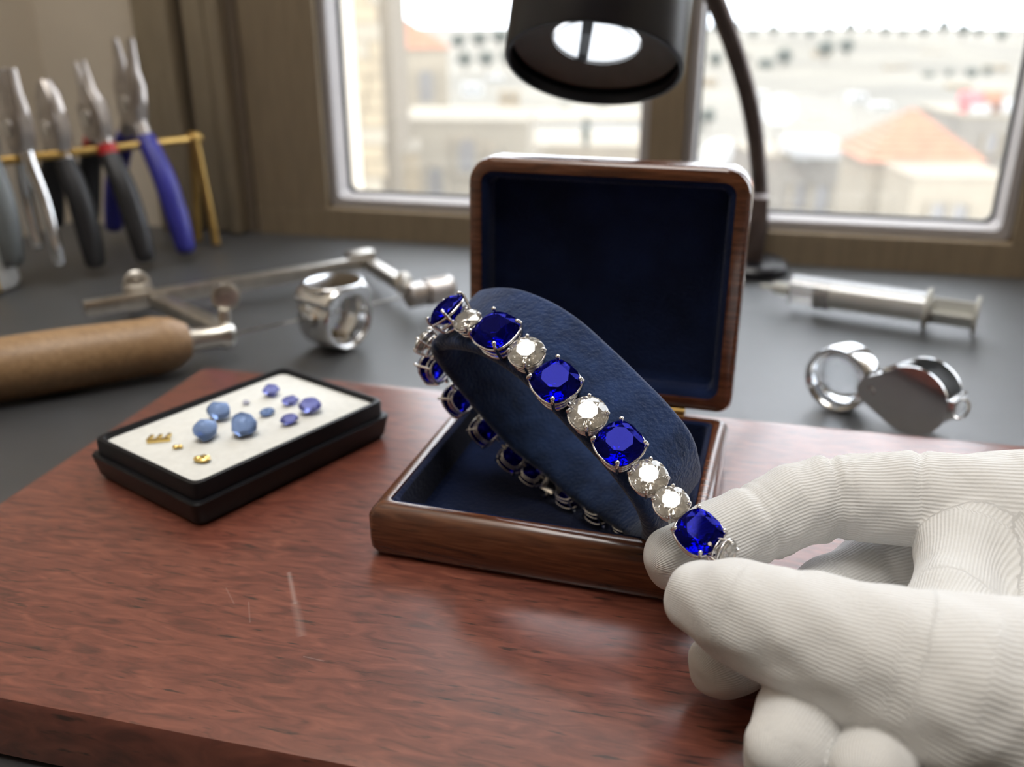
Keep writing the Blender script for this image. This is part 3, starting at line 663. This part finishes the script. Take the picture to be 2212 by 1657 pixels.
npts = crom([lbase+Vector((.004, 0, .030)), at(1641, 470, .662), at(1641, 400, .655), at(1628, 270, .635), at(1600, 150, .612), at(1545, 0, .575), at(1485, -120, .525), at(1420, -185, .47), loc+up_*.145-FW*-.01, loc+up_*.100], 8)
npts = [p for p in npts]
MB().tube(npts, .0058, 16).build('gooseneck', M_neck, dl, 60)
hel = []                                                      # ribs of the flexible neck
rb = MB(); acc = 0
for i in range(len(npts)-1):
    a_, b2 = npts[i], npts[i+1]; L_ = (b2-a_).length; k_ = max(1, int(L_/.0016))
    for j in range(k_):
        c_ = a_+(b2-a_)*(j/k_); t_ = (b2-a_).normalized()
        rb.lathe(c_-t_*.0004, t_, [(0, .0057), (.0002, .0063), (.0006, .0063), (.0008, .0057)], 12, False, False)
rb.build('neck_coil', M_neck, dl, 60)
MB().lathe(lbase+Vector((0, 0, -lbase.z+DZ+.0002)), (0, 0, 1), [(0, .024), (.001, .026), (.006, .026), (.008, .024), (.0085, .010)], 40).build('base', M_lampblack, dl)
MB().box(Vector((lbase.x+.002, lbase.y, DZ+.030)), (.013, .014, .044), bev=.0015).build('bracket', M_neck, dl)
for px, py in ((1645, 492), (1641, 552)):
    q = at(px, py, .655); MB().cyl(Vector((lbase.x+.004, q.y, q.z-.002)), Vector((q.x+.002, q.y-.002, q.z)), .0038, seg=16, bev=.0006).build('bolt', M_chrome, dl)

# ================================================================== gloved hand (signed distance field in camera space, mm)
def cs(px, py, d): return np.array([(px-CX)/F_PX*d, -(py-CY)/F_PX*d, d])*1000
chains = {   # (px, py, depth, radius mm)
 'index': [(1462, 1206, .2315, 8.4), (1550, 1166, .2345, 9.5), (1645, 1126, .2370, 10.3), (1720, 1092, .2390, 10.4), (1805, 1074, .2395, 11.2), (1985, 1078, .2330, 11.8), (2230, 1100, .2230, 13.0)],
 'thumb': [(1518, 1293, .2030, 8.5), (1600, 1322, .1960, 10.3), (1690, 1356, .1910, 11.6), (1800, 1396, .1860, 13.0), (1925, 1440, .1815, 14.8), (2080, 1500, .1770, 18.5), (2260, 1540, .1760, 22.0)],
 'middle': [(1558, 1436, .2120, 7.8), (1645, 1385, .2180, 9.6), (1790, 1290, .2420, 9.8), (1890, 1236, .2470, 10.4), (2060, 1200, .2420, 11.2), (2260, 1200, .2320, 13)],
 'ring': [(1702, 1628, .1790, 8.8), (1752, 1550, .1880, 10.2), (1795, 1490, .2050, 10.2), (1850, 1440, .2140, 10.0), (1970, 1370, .2280, 10.4), (2130, 1360, .2330, 11.5), (2280, 1340, .2280, 13)],
 'little': [(1885, 1680, .1690, 7.8), (1925, 1610, .1800, 8.8), (2000, 1530, .2080, 9.0), (2100, 1490, .2180, 9.6), (2230, 1460, .2200, 11), (2300, 1440, .2180, 13)],
 'palm': [(2250, 1180, .2200, 14.0), (2330, 1300, .2120, 17.0), (2400, 1370, .2020, 20.0), (2520, 1350, .2000, 21.5), (2720, 1310, .1980, 23.0), (2980, 1280, .1950, 23.5)],
 'web': [(2000, 1400, .1920, 8.0), (2062, 1310, .2050, 9.0), (2090, 1180, .2220, 11.0), (2160, 1100, .2270, 12.0)],
}
creases = [('index', 1628, 1112, .2370, 1.5, 1.1), ('index', 1655, 1112, .2370, 1.1, .6), ('index', 1800, 1060, .2395, 1.8, 1.7), ('index', 1830, 1062, .2390, 1.0, .7), ('index', 1985, 1070, .2330, 1.1, 1.2), ('thumb', 1690, 1350, .1910, 2.2, .45), ('ring', 1752, 1550, .1880, 1.5, .5), ('middle', 1890, 1236, .2510, 1.6, .8)]
CH = {k: np.array([[*cs(*q[:3]), q[3]] for q in v]) for k, v in chains.items()}
def smin(a, b, k):
    h = np.clip(.5+.5*(b-a)/k, 0, 1); return b*(1-h)+a*h-k*h*(1-h)
def seg_d(P, A, B, ra, rb):
    ab = B-A; t = np.clip(((P-A)@ab)/(ab@ab), 0, 1)
    return np.linalg.norm(P-A-t[..., None]*ab, axis=-1)-(ra+(rb-ra)*t), t
def chain_d(P, c, k=2.5):
    d = None
    for i in range(len(c)-1):
        q, _ = seg_d(P, c[i, :3], c[i+1, :3], c[i, 3], c[i+1, 3]); d = q if d is None else smin(d, q, k)
    return d
def field(P):
    D = {}
    for k, c in CH.items():
        d = chain_d(P, c, 4 if k in ('palm', 'web', 'thumb') else 2.0)
        for (kk, x, y, dd, w, dep) in creases:
            if kk != k: continue
            c0 = cs(x, y, dd); j = np.argmin(np.linalg.norm(c[:, :3]-c0, axis=1)); j0, j1 = max(j-1, 0), min(j+1, len(c)-1)
            n_ = c[j1, :3]-c[j0, :3]; n_ = n_/np.linalg.norm(n_); v = P-c0
            d = d+dep*np.exp(-((v@n_)/w)**2)*(np.linalg.norm(v, axis=-1) < 22)
        D[k] = d
    palm = smin(D['palm'], D['web'], 10)
    out = smin(D['thumb'], palm, 9)
    fing = None
    for k in ('index', 'middle', 'ring', 'little'):
        near = np.clip((P[..., 0]-cs(2020, 1200, .23)[0])/22, 0, 1)     # fingers stay separate, and merge only towards the knuckles
        kk = .5+7*near
        fing = D[k] if fing is None else smin(fing, D[k], kk)
    near = np.clip((P[..., 0]-cs(2020, 1200, .23)[0])/22, 0, 1)
    d = smin(out, fing, .5+9*near)
    x, y, z = P[..., 0], P[..., 1], P[..., 2]             # soft puckers of the loose cloth
    d = d+.30*np.sin(x*.31+y*.22)*np.sin(y*.37-z*.25+1)+.16*np.sin(x*.62-y*.55+z*.4)
    h = CAM_H*1000+y*UP.z+z*FW.z                          # height above the board: the curled fingers rest on it
    return -smin(-d, -(.8-h), 2.0)
lo_, hi_ = np.array([31., -112., 142.]), np.array([178., -12., 268.]); H_ = .75
gx, gy, gz = [np.arange(a, b, H_, dtype=np.float32) for a, b in zip(lo_, hi_)]
FV = np.empty((len(gx), len(gy), len(gz)), np.float32)
yy, zz_ = np.meshgrid(gy, gz, indexing='ij')
for i0 in range(0, len(gx), 16):
    xs = gx[i0:i0+16]
    P = np.empty((len(xs), *yy.shape, 3), np.float32); P[..., 0] = xs[:, None, None]; P[..., 1] = yy; P[..., 2] = zz_
    FV[i0:i0+16] = field(P)
def surfnets(F, o, h):
    nx, ny, nz = [s-1 for s in F.shape]; sgn = F < 0
    acc = np.zeros((nx, ny, nz, 3), np.float32); cnt = np.zeros((nx, ny, nz), np.float32)
    sl = lambda A, d: A[d[0]:d[0]+nx, d[1]:d[1]+ny, d[2]:d[2]+nz]
    for ax in range(3):
        u, v = [a for a in range(3) if a != ax]
        for du in (0, 1):
            for dv in (0, 1):
                a = [0, 0, 0]; a[u] = du; a[v] = dv; b = list(a); b[ax] = 1
                f0, f1 = sl(F, a), sl(F, b); cr = sl(sgn, a) != sl(sgn, b)
                t = np.where(cr, f0/np.where(cr, f0-f1, 1), 0)
                pos = np.zeros((nx, ny, nz, 3), np.float32); pos[..., u] = du; pos[..., v] = dv; pos[..., ax] = t
                acc += pos*cr[..., None]; cnt += cr
    ok = cnt > 0; idx = -np.ones((nx, ny, nz), np.int64); idx[ok] = np.arange(ok.sum())
    V = (np.argwhere(ok)+acc[ok]/cnt[ok][:, None])*h+o
    faces = []
    for ax in range(3):
        u, v = (ax+1) % 3, (ax+2) % 3
        A = [slice(None)]*3; B = [slice(None)]*3
        A[ax] = slice(0, -1); B[ax] = slice(1, None)
        e = np.argwhere(sgn[tuple(A)] != sgn[tuple(B)]); e = e[(e[:, u] > 0) & (e[:, v] > 0) & (e[:, u] < (nx, ny, nz)[u]) & (e[:, v] < (nx, ny, nz)[v])]
        def g(du, dv):
            c = e.copy(); c[:, u] -= du; c[:, v] -= dv; return idx[c[:, 0], c[:, 1], c[:, 2]]
        q = np.stack([g(1, 1), g(0, 1), g(0, 0), g(1, 0)], 1)
        ins = sgn[e[:, 0], e[:, 1], e[:, 2]]; q[~ins] = q[~ins][:, ::-1]
        faces.append(q[(q >= 0).all(1)])
    return V, np.concatenate(faces)
V_, Q_ = surfnets(FV, lo_, H_)
# knit coordinates: around and along the nearest bone
kn_ = np.zeros((len(V_), 3)); best = np.full(len(V_), 1e9); off = 0
for ci, (k, c) in enumerate(CH.items()):
    s_acc = 0
    for i in range(len(c)-1):
        A, B = c[i, :3], c[i+1, :3]; d, t = seg_d(V_, A, B, c[i, 3], c[i+1, 3]); ab = B-A; L_ = np.linalg.norm(ab); ab = ab/L_
        ref = np.array([0, .25, 1.]); ref -= ab*(ref@ab); ref /= np.linalg.norm(ref); r2 = np.cross(ab, ref)
        v = V_-A; ang = np.arctan2(v@r2, -(v@ref)); rm = c[:, 3].mean()
        sel = d < best; best[sel] = d[sel]
        kn_[sel, 0] = (ang*rm)[sel]; kn_[sel, 1] = (s_acc+v@ab)[sel]; kn_[sel, 2] = ci
        s_acc += L_
Rm = np.array([RT, UP, FW]); Vw = (V_/1000)@Rm+np.array(EYE)
gme = bpy.data.meshes.new('glove'); gme.from_pydata(Vw.tolist(), [], Q_.tolist())
bmg = bmesh.new(); bmg.from_mesh(gme)
bmesh.ops.smooth_vert(bmg, verts=bmg.verts[:], factor=.4, use_axis_x=True, use_axis_y=True, use_axis_z=True)
bmesh.ops.recalc_face_normals(bmg, faces=bmg.faces[:]); bmg.to_mesh(gme); bmg.free()
at_ = gme.attributes.new('knit', 'FLOAT_VECTOR', 'POINT'); at_.data.foreach_set('vector', kn_.astype(np.float32).ravel())
for p in gme.polygons: p.use_smooth = True
mg, ng, lg, bg_ = nodes('white_knit_cotton')
bg_.inputs['Roughness'].default_value = .95; bg_.inputs['Sheen Weight'].default_value = .3; bg_.inputs['Specular IOR Level'].default_value = .1
an = ng.new('ShaderNodeAttribute'); an.attribute_name = 'knit'
sx_ = ng.new('ShaderNodeSeparateXYZ'); lg.new(an.outputs['Vector'], sx_.inputs[0])
def mth(op, a, b=None):
    x = ng.new('ShaderNodeMath'); x.operation = op
    for i, q in enumerate((a, b)):
        if q is None: continue
        if isinstance(q, (int, float)): x.inputs[i].default_value = q
        else: lg.new(q, x.inputs[i])
    return x.outputs[0]
ribs = mth('SINE', mth('MULTIPLY', sx_.outputs[0], 2*math.pi/.85))
sti = mth('SINE', mth('MULTIPLY', sx_.outputs[1], 2*math.pi/.55))
nzg = ng.new('ShaderNodeTexNoise'); nzg.inputs['Scale'].default_value = 900; nzg.inputs['Detail'].default_value = 4
tcg = ng.new('ShaderNodeTexCoord'); lg.new(tcg.outputs['Object'], nzg.inputs['Vector'])
nzw = ng.new('ShaderNodeTexNoise'); nzw.inputs['Scale'].default_value = 110; nzw.inputs['Detail'].default_value = 3; nzw.inputs['Distortion'].default_value = .8
lg.new(tcg.outputs['Object'], nzw.inputs['Vector'])
hgt = mth('ADD', mth('ADD', mth('ADD', ribs, mth('MULTIPLY', nzw.outputs['Fac'], 9.0)), mth('MULTIPLY', sti, .0)), mth('MULTIPLY', nzg.outputs['Fac'], 2.2))
bng = ng.new('ShaderNodeBump'); bng.inputs['Strength'].default_value = .5; bng.inputs['Distance'].default_value = .00012
lg.new(hgt, bng.inputs['Height']); lg.new(bng.outputs[0], bg_.inputs['Normal'])
rg_ = ramp(ng, [(0, (.62, .61, .59)), (1, (.76, .755, .745))]); lg.new(mth('ADD', mth('MULTIPLY', ribs, .35), .6), rg_.inputs[0]); lg.new(rg_.outputs[0], bg_.inputs['Base Color'])
gme.materials.append(mg)
hw = at(2300, 1450, .20)
per = thing('person', 'hand in a white knitted cotton glove pinching the sapphire bracelet between thumb and index', 'person', (hw.x, hw.y, ZB))
put('glove', gme, per)
w0 = Vector((Vector(((2860-CX)/F_PX*.197, -(1295-CY)/F_PX*.197, .197)))); w1 = Vector(((4600-CX)/F_PX*.20, -(1080-CY)/F_PX*.20, .20))
tw = lambda v: EYE+RT*v.x+UP*v.y+FW*v.z
M_sleeve = mat('sleeve_dark', (.02, .022, .03), rough=.9, var=.2, scale=200, sheen=.2)
MB().lathe(tw(w0), tw(w1)-tw(w0), [(0, .0250), (0, .0275), (.004, .0285), (.10, .0310), (.19, .0330), (.19, .02)], 36, False, True).build('sleeve', M_sleeve, per)

# ================================================================== the town outside
M_stone = mat('limestone', (.235, .185, .115), rough=.9, var=.12, scale=1.2, bump=.3)
M_stone2 = mat('limestone_pale', (.235, .20, .145), rough=.9, var=.08, scale=.8)
M_stone3 = mat('limestone_grey', (.185, .165, .135), rough=.9, var=.12, scale=.8)
M_joint = mat('stone_joint', (.155, .125, .085), rough=1)
M_tile = mat('terracotta', (.34, .15, .085), rough=.8, var=.15, scale=2)
M_hole = mat('dark_window', (.16, .15, .14), rough=.2, var=.2)
M_whitewash = mat('whitewash', (.36, .36, .35), rough=.8, var=.03)
M_hill = mat('hill_earth', (.145, .13, .098), rough=1, var=.3, scale=.035, stretch=(.5, .5, 4))
M_leaf = mat('olive_leaf', (.042, .052, .040), rough=.9, var=.3, scale=1.5)
M_trunk = mat('bark', (.12, .09, .06), rough=1)
M_cars = mat('red_cloth', (.6, .12, .12), rough=.7)
GZ = -16.0
def prj(p):
    d = p-EYE; z = d.dot(FW); return CX+F_PX*d.dot(RT)/z, CY-F_PX*d.dot(UP)/z
def house(name, label, x0, x1, ytop, depth, mt, wins=(), roof=None, thick=None, rot=0, arch=False, zbase=None):
    a, b = at(x0, ytop, depth), at(x1, ytop, depth); c = (a+b)/2; w = (b-a).length; thick = thick or w*.9
    fx = Vector((math.cos(YAW+rot), math.sin(YAW+rot), 0)); fy = Vector((-fx.y, fx.x, 0)); ztop = c.z; zb0 = GZ if zbase is None else zbase
    cc_ = Vector((c.x, c.y, 0))
    t = thing(name, label, 'building', Vector((c.x, c.y, zb0))+fy*thick/2, 'houses of the town outside')
    MB().box(cc_+fy*thick/2+Vector((0, 0, (ztop+zb0)/2)), (w, thick, ztop-zb0), (fx, fy, Vector((0, 0, 1)))).build('walls', mt, t, 0)
    MB().box(cc_+fy*thick/2+Vector((0, 0, ztop)), (w*1.03, thick*1.03, w*.025), (fx, fy, Vector((0, 0, 1)))).build('parapet', M_stone2, t, 0)
    for (u0, u1, v0, v1) in wins:
        p = on_plane(u0, v0, cc_+Vector((0, 0, ztop)), fy); q = on_plane(u1, v1, cc_+Vector((0, 0, ztop)), fy)
        ww, hh = abs((q-p).dot(fx)), abs(q.z-p.z); mid = (p+q)/2
        fr = MB()
        for sx in (-1, 1): fr.box(mid+fx*sx*(ww/2+ww*.12)-fy*.03*depth/30, (ww*.24, .3, hh*1.1), (fx, fy, Vector((0, 0, 1))))
        fr.box(mid-Vector((0, 0, hh*.55))-fy*.05, (ww*1.7, .4, hh*.1), (fx, fy, Vector((0, 0, 1))))
        f_o = fr.build('window_frame', M_stone2, t, 0)
        prof = [(-ww/2, -hh/2), (ww/2, -hh/2), (ww/2, hh*.2)]+[(ww/2*math.cos(a_), hh*.2+hh*.3*math.sin(a_)) for a_ in (math.pi*i/8 for i in range(1, 8))]+[(-ww/2, hh*.2)]
        MB().loft([[mid+fx*x+Vector((0, 0, z))-fy*.06 for x, z in prof], [mid+fx*x+Vector((0, 0, z))+fy*.05 for x, z in prof]]).build('window', M_hole, t, 0)
    if roof:
        hgt_, over = roof; e0 = ztop+w*.02
        bs = [cc_+fx*sx*w/2*over+fy*(thick/2+sy*thick/2*over)+Vector((0, 0, e0)) for sx, sy in ((-1, -1), (1, -1), (1, 1), (-1, 1))]
        top = cc_+fy*thick/2+Vector((0, 0, e0+hgt_))
        ro_ = MB().add(bs+[top, ], [(0, 1, 4), (1, 2, 4), (2, 3, 4), (3, 0, 4), (3, 2, 1, 0)]).build('roof', M_tile, t, 0)
        k_ = MB()
        for r_ in range(1, 9):                               # tile courses
            f0 = r_/9
            for (i, j) in ((0, 1), (3, 0), (1, 2)):
                p, q = bs[i]+(top-bs[i])*f0, bs[j]+(top-bs[j])*f0; d_ = (q-p).normalized()
                k_.tube([p+Vector((0, 0, .03)), q+Vector((0, 0, .03))], hgt_*.025, 6)
        k_.build('tile_courses', M_tile, t, 0)['kind'] = 'stuff'
    return t
# ground and hill
gr = MB(); NX, NY = 70, 60; ys = [12, 30, 60, 100, 160, 240, 330, 430, 520, 600, 760]
prof_y = np.array([8, 60, 110, 170, 260, 380, 470, 560, 640, 900]); prof_p = np.array([470, 330, 296, 245, 190, 120, 78, 66, 74, 90])
vs = []
for j in range(NY+1):
    d = 9*(900/9)**(j/NY)
    py = np.interp(d, prof_y, prof_p)
    for i in range(NX+1):
        px = -2600+i*(7400/NX)
        bump_ = (6*math.sin(px*.0041+d*.01)+5*math.sin(px*.011+1.3)+ (22 if px < 1480 else 0)*min(1, d/400)+max(0, px-2020)*.14*min(1, d/420)+max(0, 1700-px)*.02*min(1, d/400))
        p = at(px, py+bump_*min(1, d/350), d)
        step = 1.6*min(1, d/300); p.z = p.z-step*((p.z/step) % 1)*.8 if step > .4 else p.z
        p.z = max(p.z, GZ-6) if d > 60 else GZ
        vs.append(p)
fs = [(j*(NX+1)+i, j*(NX+1)+i+1, (j+1)*(NX+1)+i+1, (j+1)*(NX+1)+i) for j in range(NY) for i in range(NX)]
struct(MB().add(vs, fs).build('ground', M_hill, smooth=0))
# stone tower with individually laid blocks
t = house('stone_tower', 'rough limestone block tower close outside the left window', 560, 828, -260, 24, M_joint, thick=4)
fx = Vector((math.cos(YAW), math.sin(YAW), 0)); fy = Vector((-fx.y, fx.x, 0))
c0 = at(560, 300, 24); c1 = at(828, 300, 24); ww = (c1-c0).length; c0 = Vector((c0.x, c0.y, 0)); rowh = .42
zt_ = at(694, -260, 24).z; row = 0; z = zt_-.05
bm_blocks = []
while z > -9:
    x = -.1-.25*(row % 2)
    while x < ww:
        L_ = random.uniform(.5, .85); xa, xb = max(x, -.02), min(x+L_-.03, ww+.05)
        if xb-xa > .12 and z < 3.2:
            MB().box(c0+fx*(xa+xb)/2-fy*random.uniform(.03, .09)+Vector((0, 0, z-rowh/2)), (xb-xa, .25, rowh-.03), (fx, fy, Vector((0, 0, 1)))).build('stone_block', random.choice([M_stone, M_stone, M_stone2]), t, 0)
        x += L_
    z -= rowh; row += 1
house('gabled_house', 'cream house with an orange tiled roof and one arched window beside the tower', 800, 968, 108, 46, M_stone2, wins=[(903, 938, 152, 222)], roof=(1.35, 1.08), rot=.18)
house('long_facade', 'long pale limestone facade with arched windows below the orange-roofed house', 850, 1140, 262, 33, M_stone2, wins=[(990, 1028, 300, 372), (925, 960, 360, 440), (1060, 1092, 330, 400)], rot=-.08)
house('low_wall_house', 'low warm limestone house at the foot of the tower', 700, 905, 330, 28, M_stone, wins=[(780, 806, 380, 430)], rot=.1)
house('flat_house', 'white flat-roofed house behind the lamp shade', 1150, 1420, 262, 58, M_whitewash, wins=[(1180, 1205, 280, 320), (1320, 1350, 282, 322)], rot=.1)
house('tan_house', 'tan flat-roofed house in front of the white house', 1130, 1440, 318, 40, M_stone2, wins=[(1175, 1200, 345, 390), (1300, 1325, 345, 390)], rot=-.1)
house('grey_block', 'grey limestone house with a bright white roof slab', 1640, 1872, 338, 38, M_stone3, wins=[(1712, 1738, 398, 452), (1758, 1784, 402, 456)], rot=.06)
q = at(1755, 318, 37.5)
tag(MB().box(q, (2.0, 2.6, .55), (fx, fy, Vector((0, 0, 1))), bev=.05).build('roof_tank_house', M_whitewash), 'bright white rooftop block on the grey limestone house', 'roof block')
house('pyramid_roof_house', 'pale stone house with a large terracotta pyramid roof', 1880, 2105, 352, 30, M_stone2, wins=[(2012, 2040, 445, 492), (2052, 2078, 447, 494)], roof=(1.5, 1.16), thick=3.2, rot=-.05)
house('annex', 'pale annex with white parapets in front of the pyramid-roofed house', 1975, 2185, 385, 27, M_stone2, wins=[(2010, 2034, 440, 492), (2056, 2080, 442, 494)], rot=-.05)
house('tall_block', 'grey apartment block with a cluttered roof at the right window edge', 2080, 2330, 252, 52, M_stone3, wins=[(2130, 2150, 290, 330), (2180, 2200, 292, 332)])
house('left_annex', 'narrow limestone house with small windows beneath the hill', 1470, 1660, 350, 46, M_stone2, wins=[(1560, 1580, 385, 425), (1610, 1630, 387, 427)])
for i, (px, py, mt_) in enumerate(((2098, 214, M_cars), (2140, 208, M_tile), (2178, 232, M_whitewash), (2110, 240, M_whitewash))):
    q = at(px, py, 53); lb_ = ['red awning on the roof of the grey apartment block', 'orange water boiler on the roof of the grey apartment block', 'larger white tank on the roof of the grey apartment block', 'smaller white tank under the red awning'][i]
    mb = MB().box(q, (1.1, 1.0, .75), (fx, fy, Vector((0, 0, 1))), bev=.08)
    for sx in (-1, 1): mb.box(q+fx*sx*.4-Vector((0, 0, .75)), (.08, .8, 1.1), (fx, fy, Vector((0, 0, 1))))
    tag(mb.build('roof_tank' if mt_ is M_whitewash else 'roof_unit', mt_), lb_, 'roof unit')
# satellite dish
q = at(1684, 242, 34); ax_ = (RT*-.35-FW*.9+UP*.25).normalized()
sdh = thing('satellite_dish', 'round white satellite dish on a mast above the grey limestone house', 'satellite dish', (q.x, q.y, at(1690, 330, 34).z))
MB().lathe(q, ax_, [(0, .02), (.03, .25), (.10, .45), (.20, .60), (.19, .60), (.08, .45), (.01, .25), (-.03, .02)], 32).build('dish', M_whitewash, sdh)
MB().tube([q, Vector((q.x, q.y, at(1690, 345, 34).z))], .05, 8).build('mast', M_stone3, sdh)
MB().tube([q-UP*.5, q+ax_*.6, q+ax_*.66], .03, 8).build('feed_arm', M_stone3, sdh)
q = at(1560, 305, 44)
dm = thing('dome_house', 'small white domed building at the foot of the hill', 'building', (q.x, q.y, GZ))
MB().lathe(Vector((q.x, q.y, q.z-.8)), (0, 0, 1), [(-6, 1.0), (0, 1.0)]+[(.9*math.sin(a_), 1.0*math.cos(a_)) for a_ in (math.pi/2*i/8 for i in range(1, 9))], 28).build('dome', M_whitewash, dm)
MB().box(Vector((q.x, q.y, (q.z-1+GZ)/2)), (2.6, 2.6, q.z-1-GZ), (fx, fy, Vector((0, 0, 1)))).build('walls', M_whitewash, dm, 0)
# hillside houses
hh_spots = [(1530, 175, 270), (1640, 205, 230), (1775, 118, 380), (1850, 210, 220), (1935, 150, 320), (2010, 118, 390), (2070, 190, 250), (2150, 150, 330), (1900, 232, 190), (1760, 255, 170), (1600, 122, 370), (1070, 172, 290), (1020, 190, 240), (1100, 205, 220)]
hw_lab = ['below the dark grove', 'above the satellite dish', 'on the crest beside trees', 'on the bare terraces', 'halfway up the terraces', 'just under the hill crest', 'behind the pyramid roof', 'high on the right slope', 'low on the terraces left of the pyramid roof', 'at the hill foot beside the dish', 'near the crest by the gooseneck', 'on the ridge left of the lamp', 'beside the gabled house', 'beneath the ridge left of the lamp']
for (px, py, d), lab in zip(hh_spots, hw_lab):
    q = at(px, py, d); s_ = d/1995*random.uniform(30, 46)
    t = thing('hillside_house', 'tiny pale stone house '+lab, 'building', (q.x, q.y, q.z-s_*.5), 'houses scattered on the hillside')
    MB().box(q-Vector((0, 0, s_*.2)), (s_, s_*.8, s_*.8), (fx, fy, Vector((0, 0, 1)))).build('walls', random.choice([M_stone2, M_stone, M_whitewash]), t, 0)
    for sx in (-.22, .22): MB().box(q+fx*s_*sx-fy*s_*.4, (s_*.16, s_*.05, s_*.28), (fx, fy, Vector((0, 0, 1)))).build('window', M_hole, t, 0)
# trees
def tree(px, py, d, rpx, lab, tall=1.0):
    q = at(px, py, d); R = d/F_PX*rpx*.84
    t = thing('tree', lab, 'tree', (q.x, q.y, q.z-R*1.8*tall), lab.replace('dark tree', 'trees').replace('green tree', 'trees'))
    b = bmesh.new(); bmesh.ops.create_icosphere(b, subdivisions=3, radius=1)
    ph = random.uniform(0, 9)
    for v in b.verts:
        c = v.co.copy(); k_ = 1+.18*math.sin(5*c.x+ph)*math.cos(4*c.y+ph)+.14*math.sin(9*c.z+ph*2)+random.uniform(-.07, .07)
        v.co = Vector((c.x*R*k_, c.y*R*k_, c.z*R*k_*.85*tall))+q
    MB().bm(b).build('crown', M_leaf, t, 0)
    MB().cyl(q-Vector((0, 0, R*1.9*tall)), q-Vector((0, 0, R*.4)), R*.12, seg=8).build('trunk', M_trunk, t)
for i in range(17):
    px = 1505+i*41+random.uniform(-5, 5); py = 62+random.uniform(-9, 12)+(max(0, px-2040)*.12)
    tree(px, py, 440, random.uniform(10, 17), 'dark tree in the row along the hill crest')
for px, py, r in ((1546, 126, 18), (1600, 132, 20), (1654, 140, 19), (1572, 170, 18), (1620, 178, 19), (1695, 120, 20), (1785, 104, 20), (1830, 98, 18)):
    tree(px, py, 340, r, 'dark tree in the grove on the left slope of the hill')
for px, py, r in ((2005, 165, 15), (2050, 158, 9), (2100, 156, 14), (2134, 152, 12)):
    tree(px, py, 300, r, 'lone dark tree on the bare terraces')
for px, py, r in ((990, 88, 18), (1034, 82, 19), (1080, 78, 20), (1004, 128, 19), (1050, 126, 20), (1096, 122, 19)):
    tree(px, py, 300, r, 'dark tree on the ridge between the gabled house and the lamp')
tree(1266, 285, 38, 10, 'slim dark cypress standing behind the open lid', 4.5)
for px, py, r in ((1165, 245, 20), (1218, 240, 18), (1300, 235, 18)):
    tree(px, py, 75, r, 'green tree behind the white flat-roofed house under the lamp shade')
for px, py, r in ((1498, 225, 18), (1530, 250, 20), (1505, 275, 16)):
    tree(px, py, 120, r, 'green tree at the hill foot beside the window mullion')
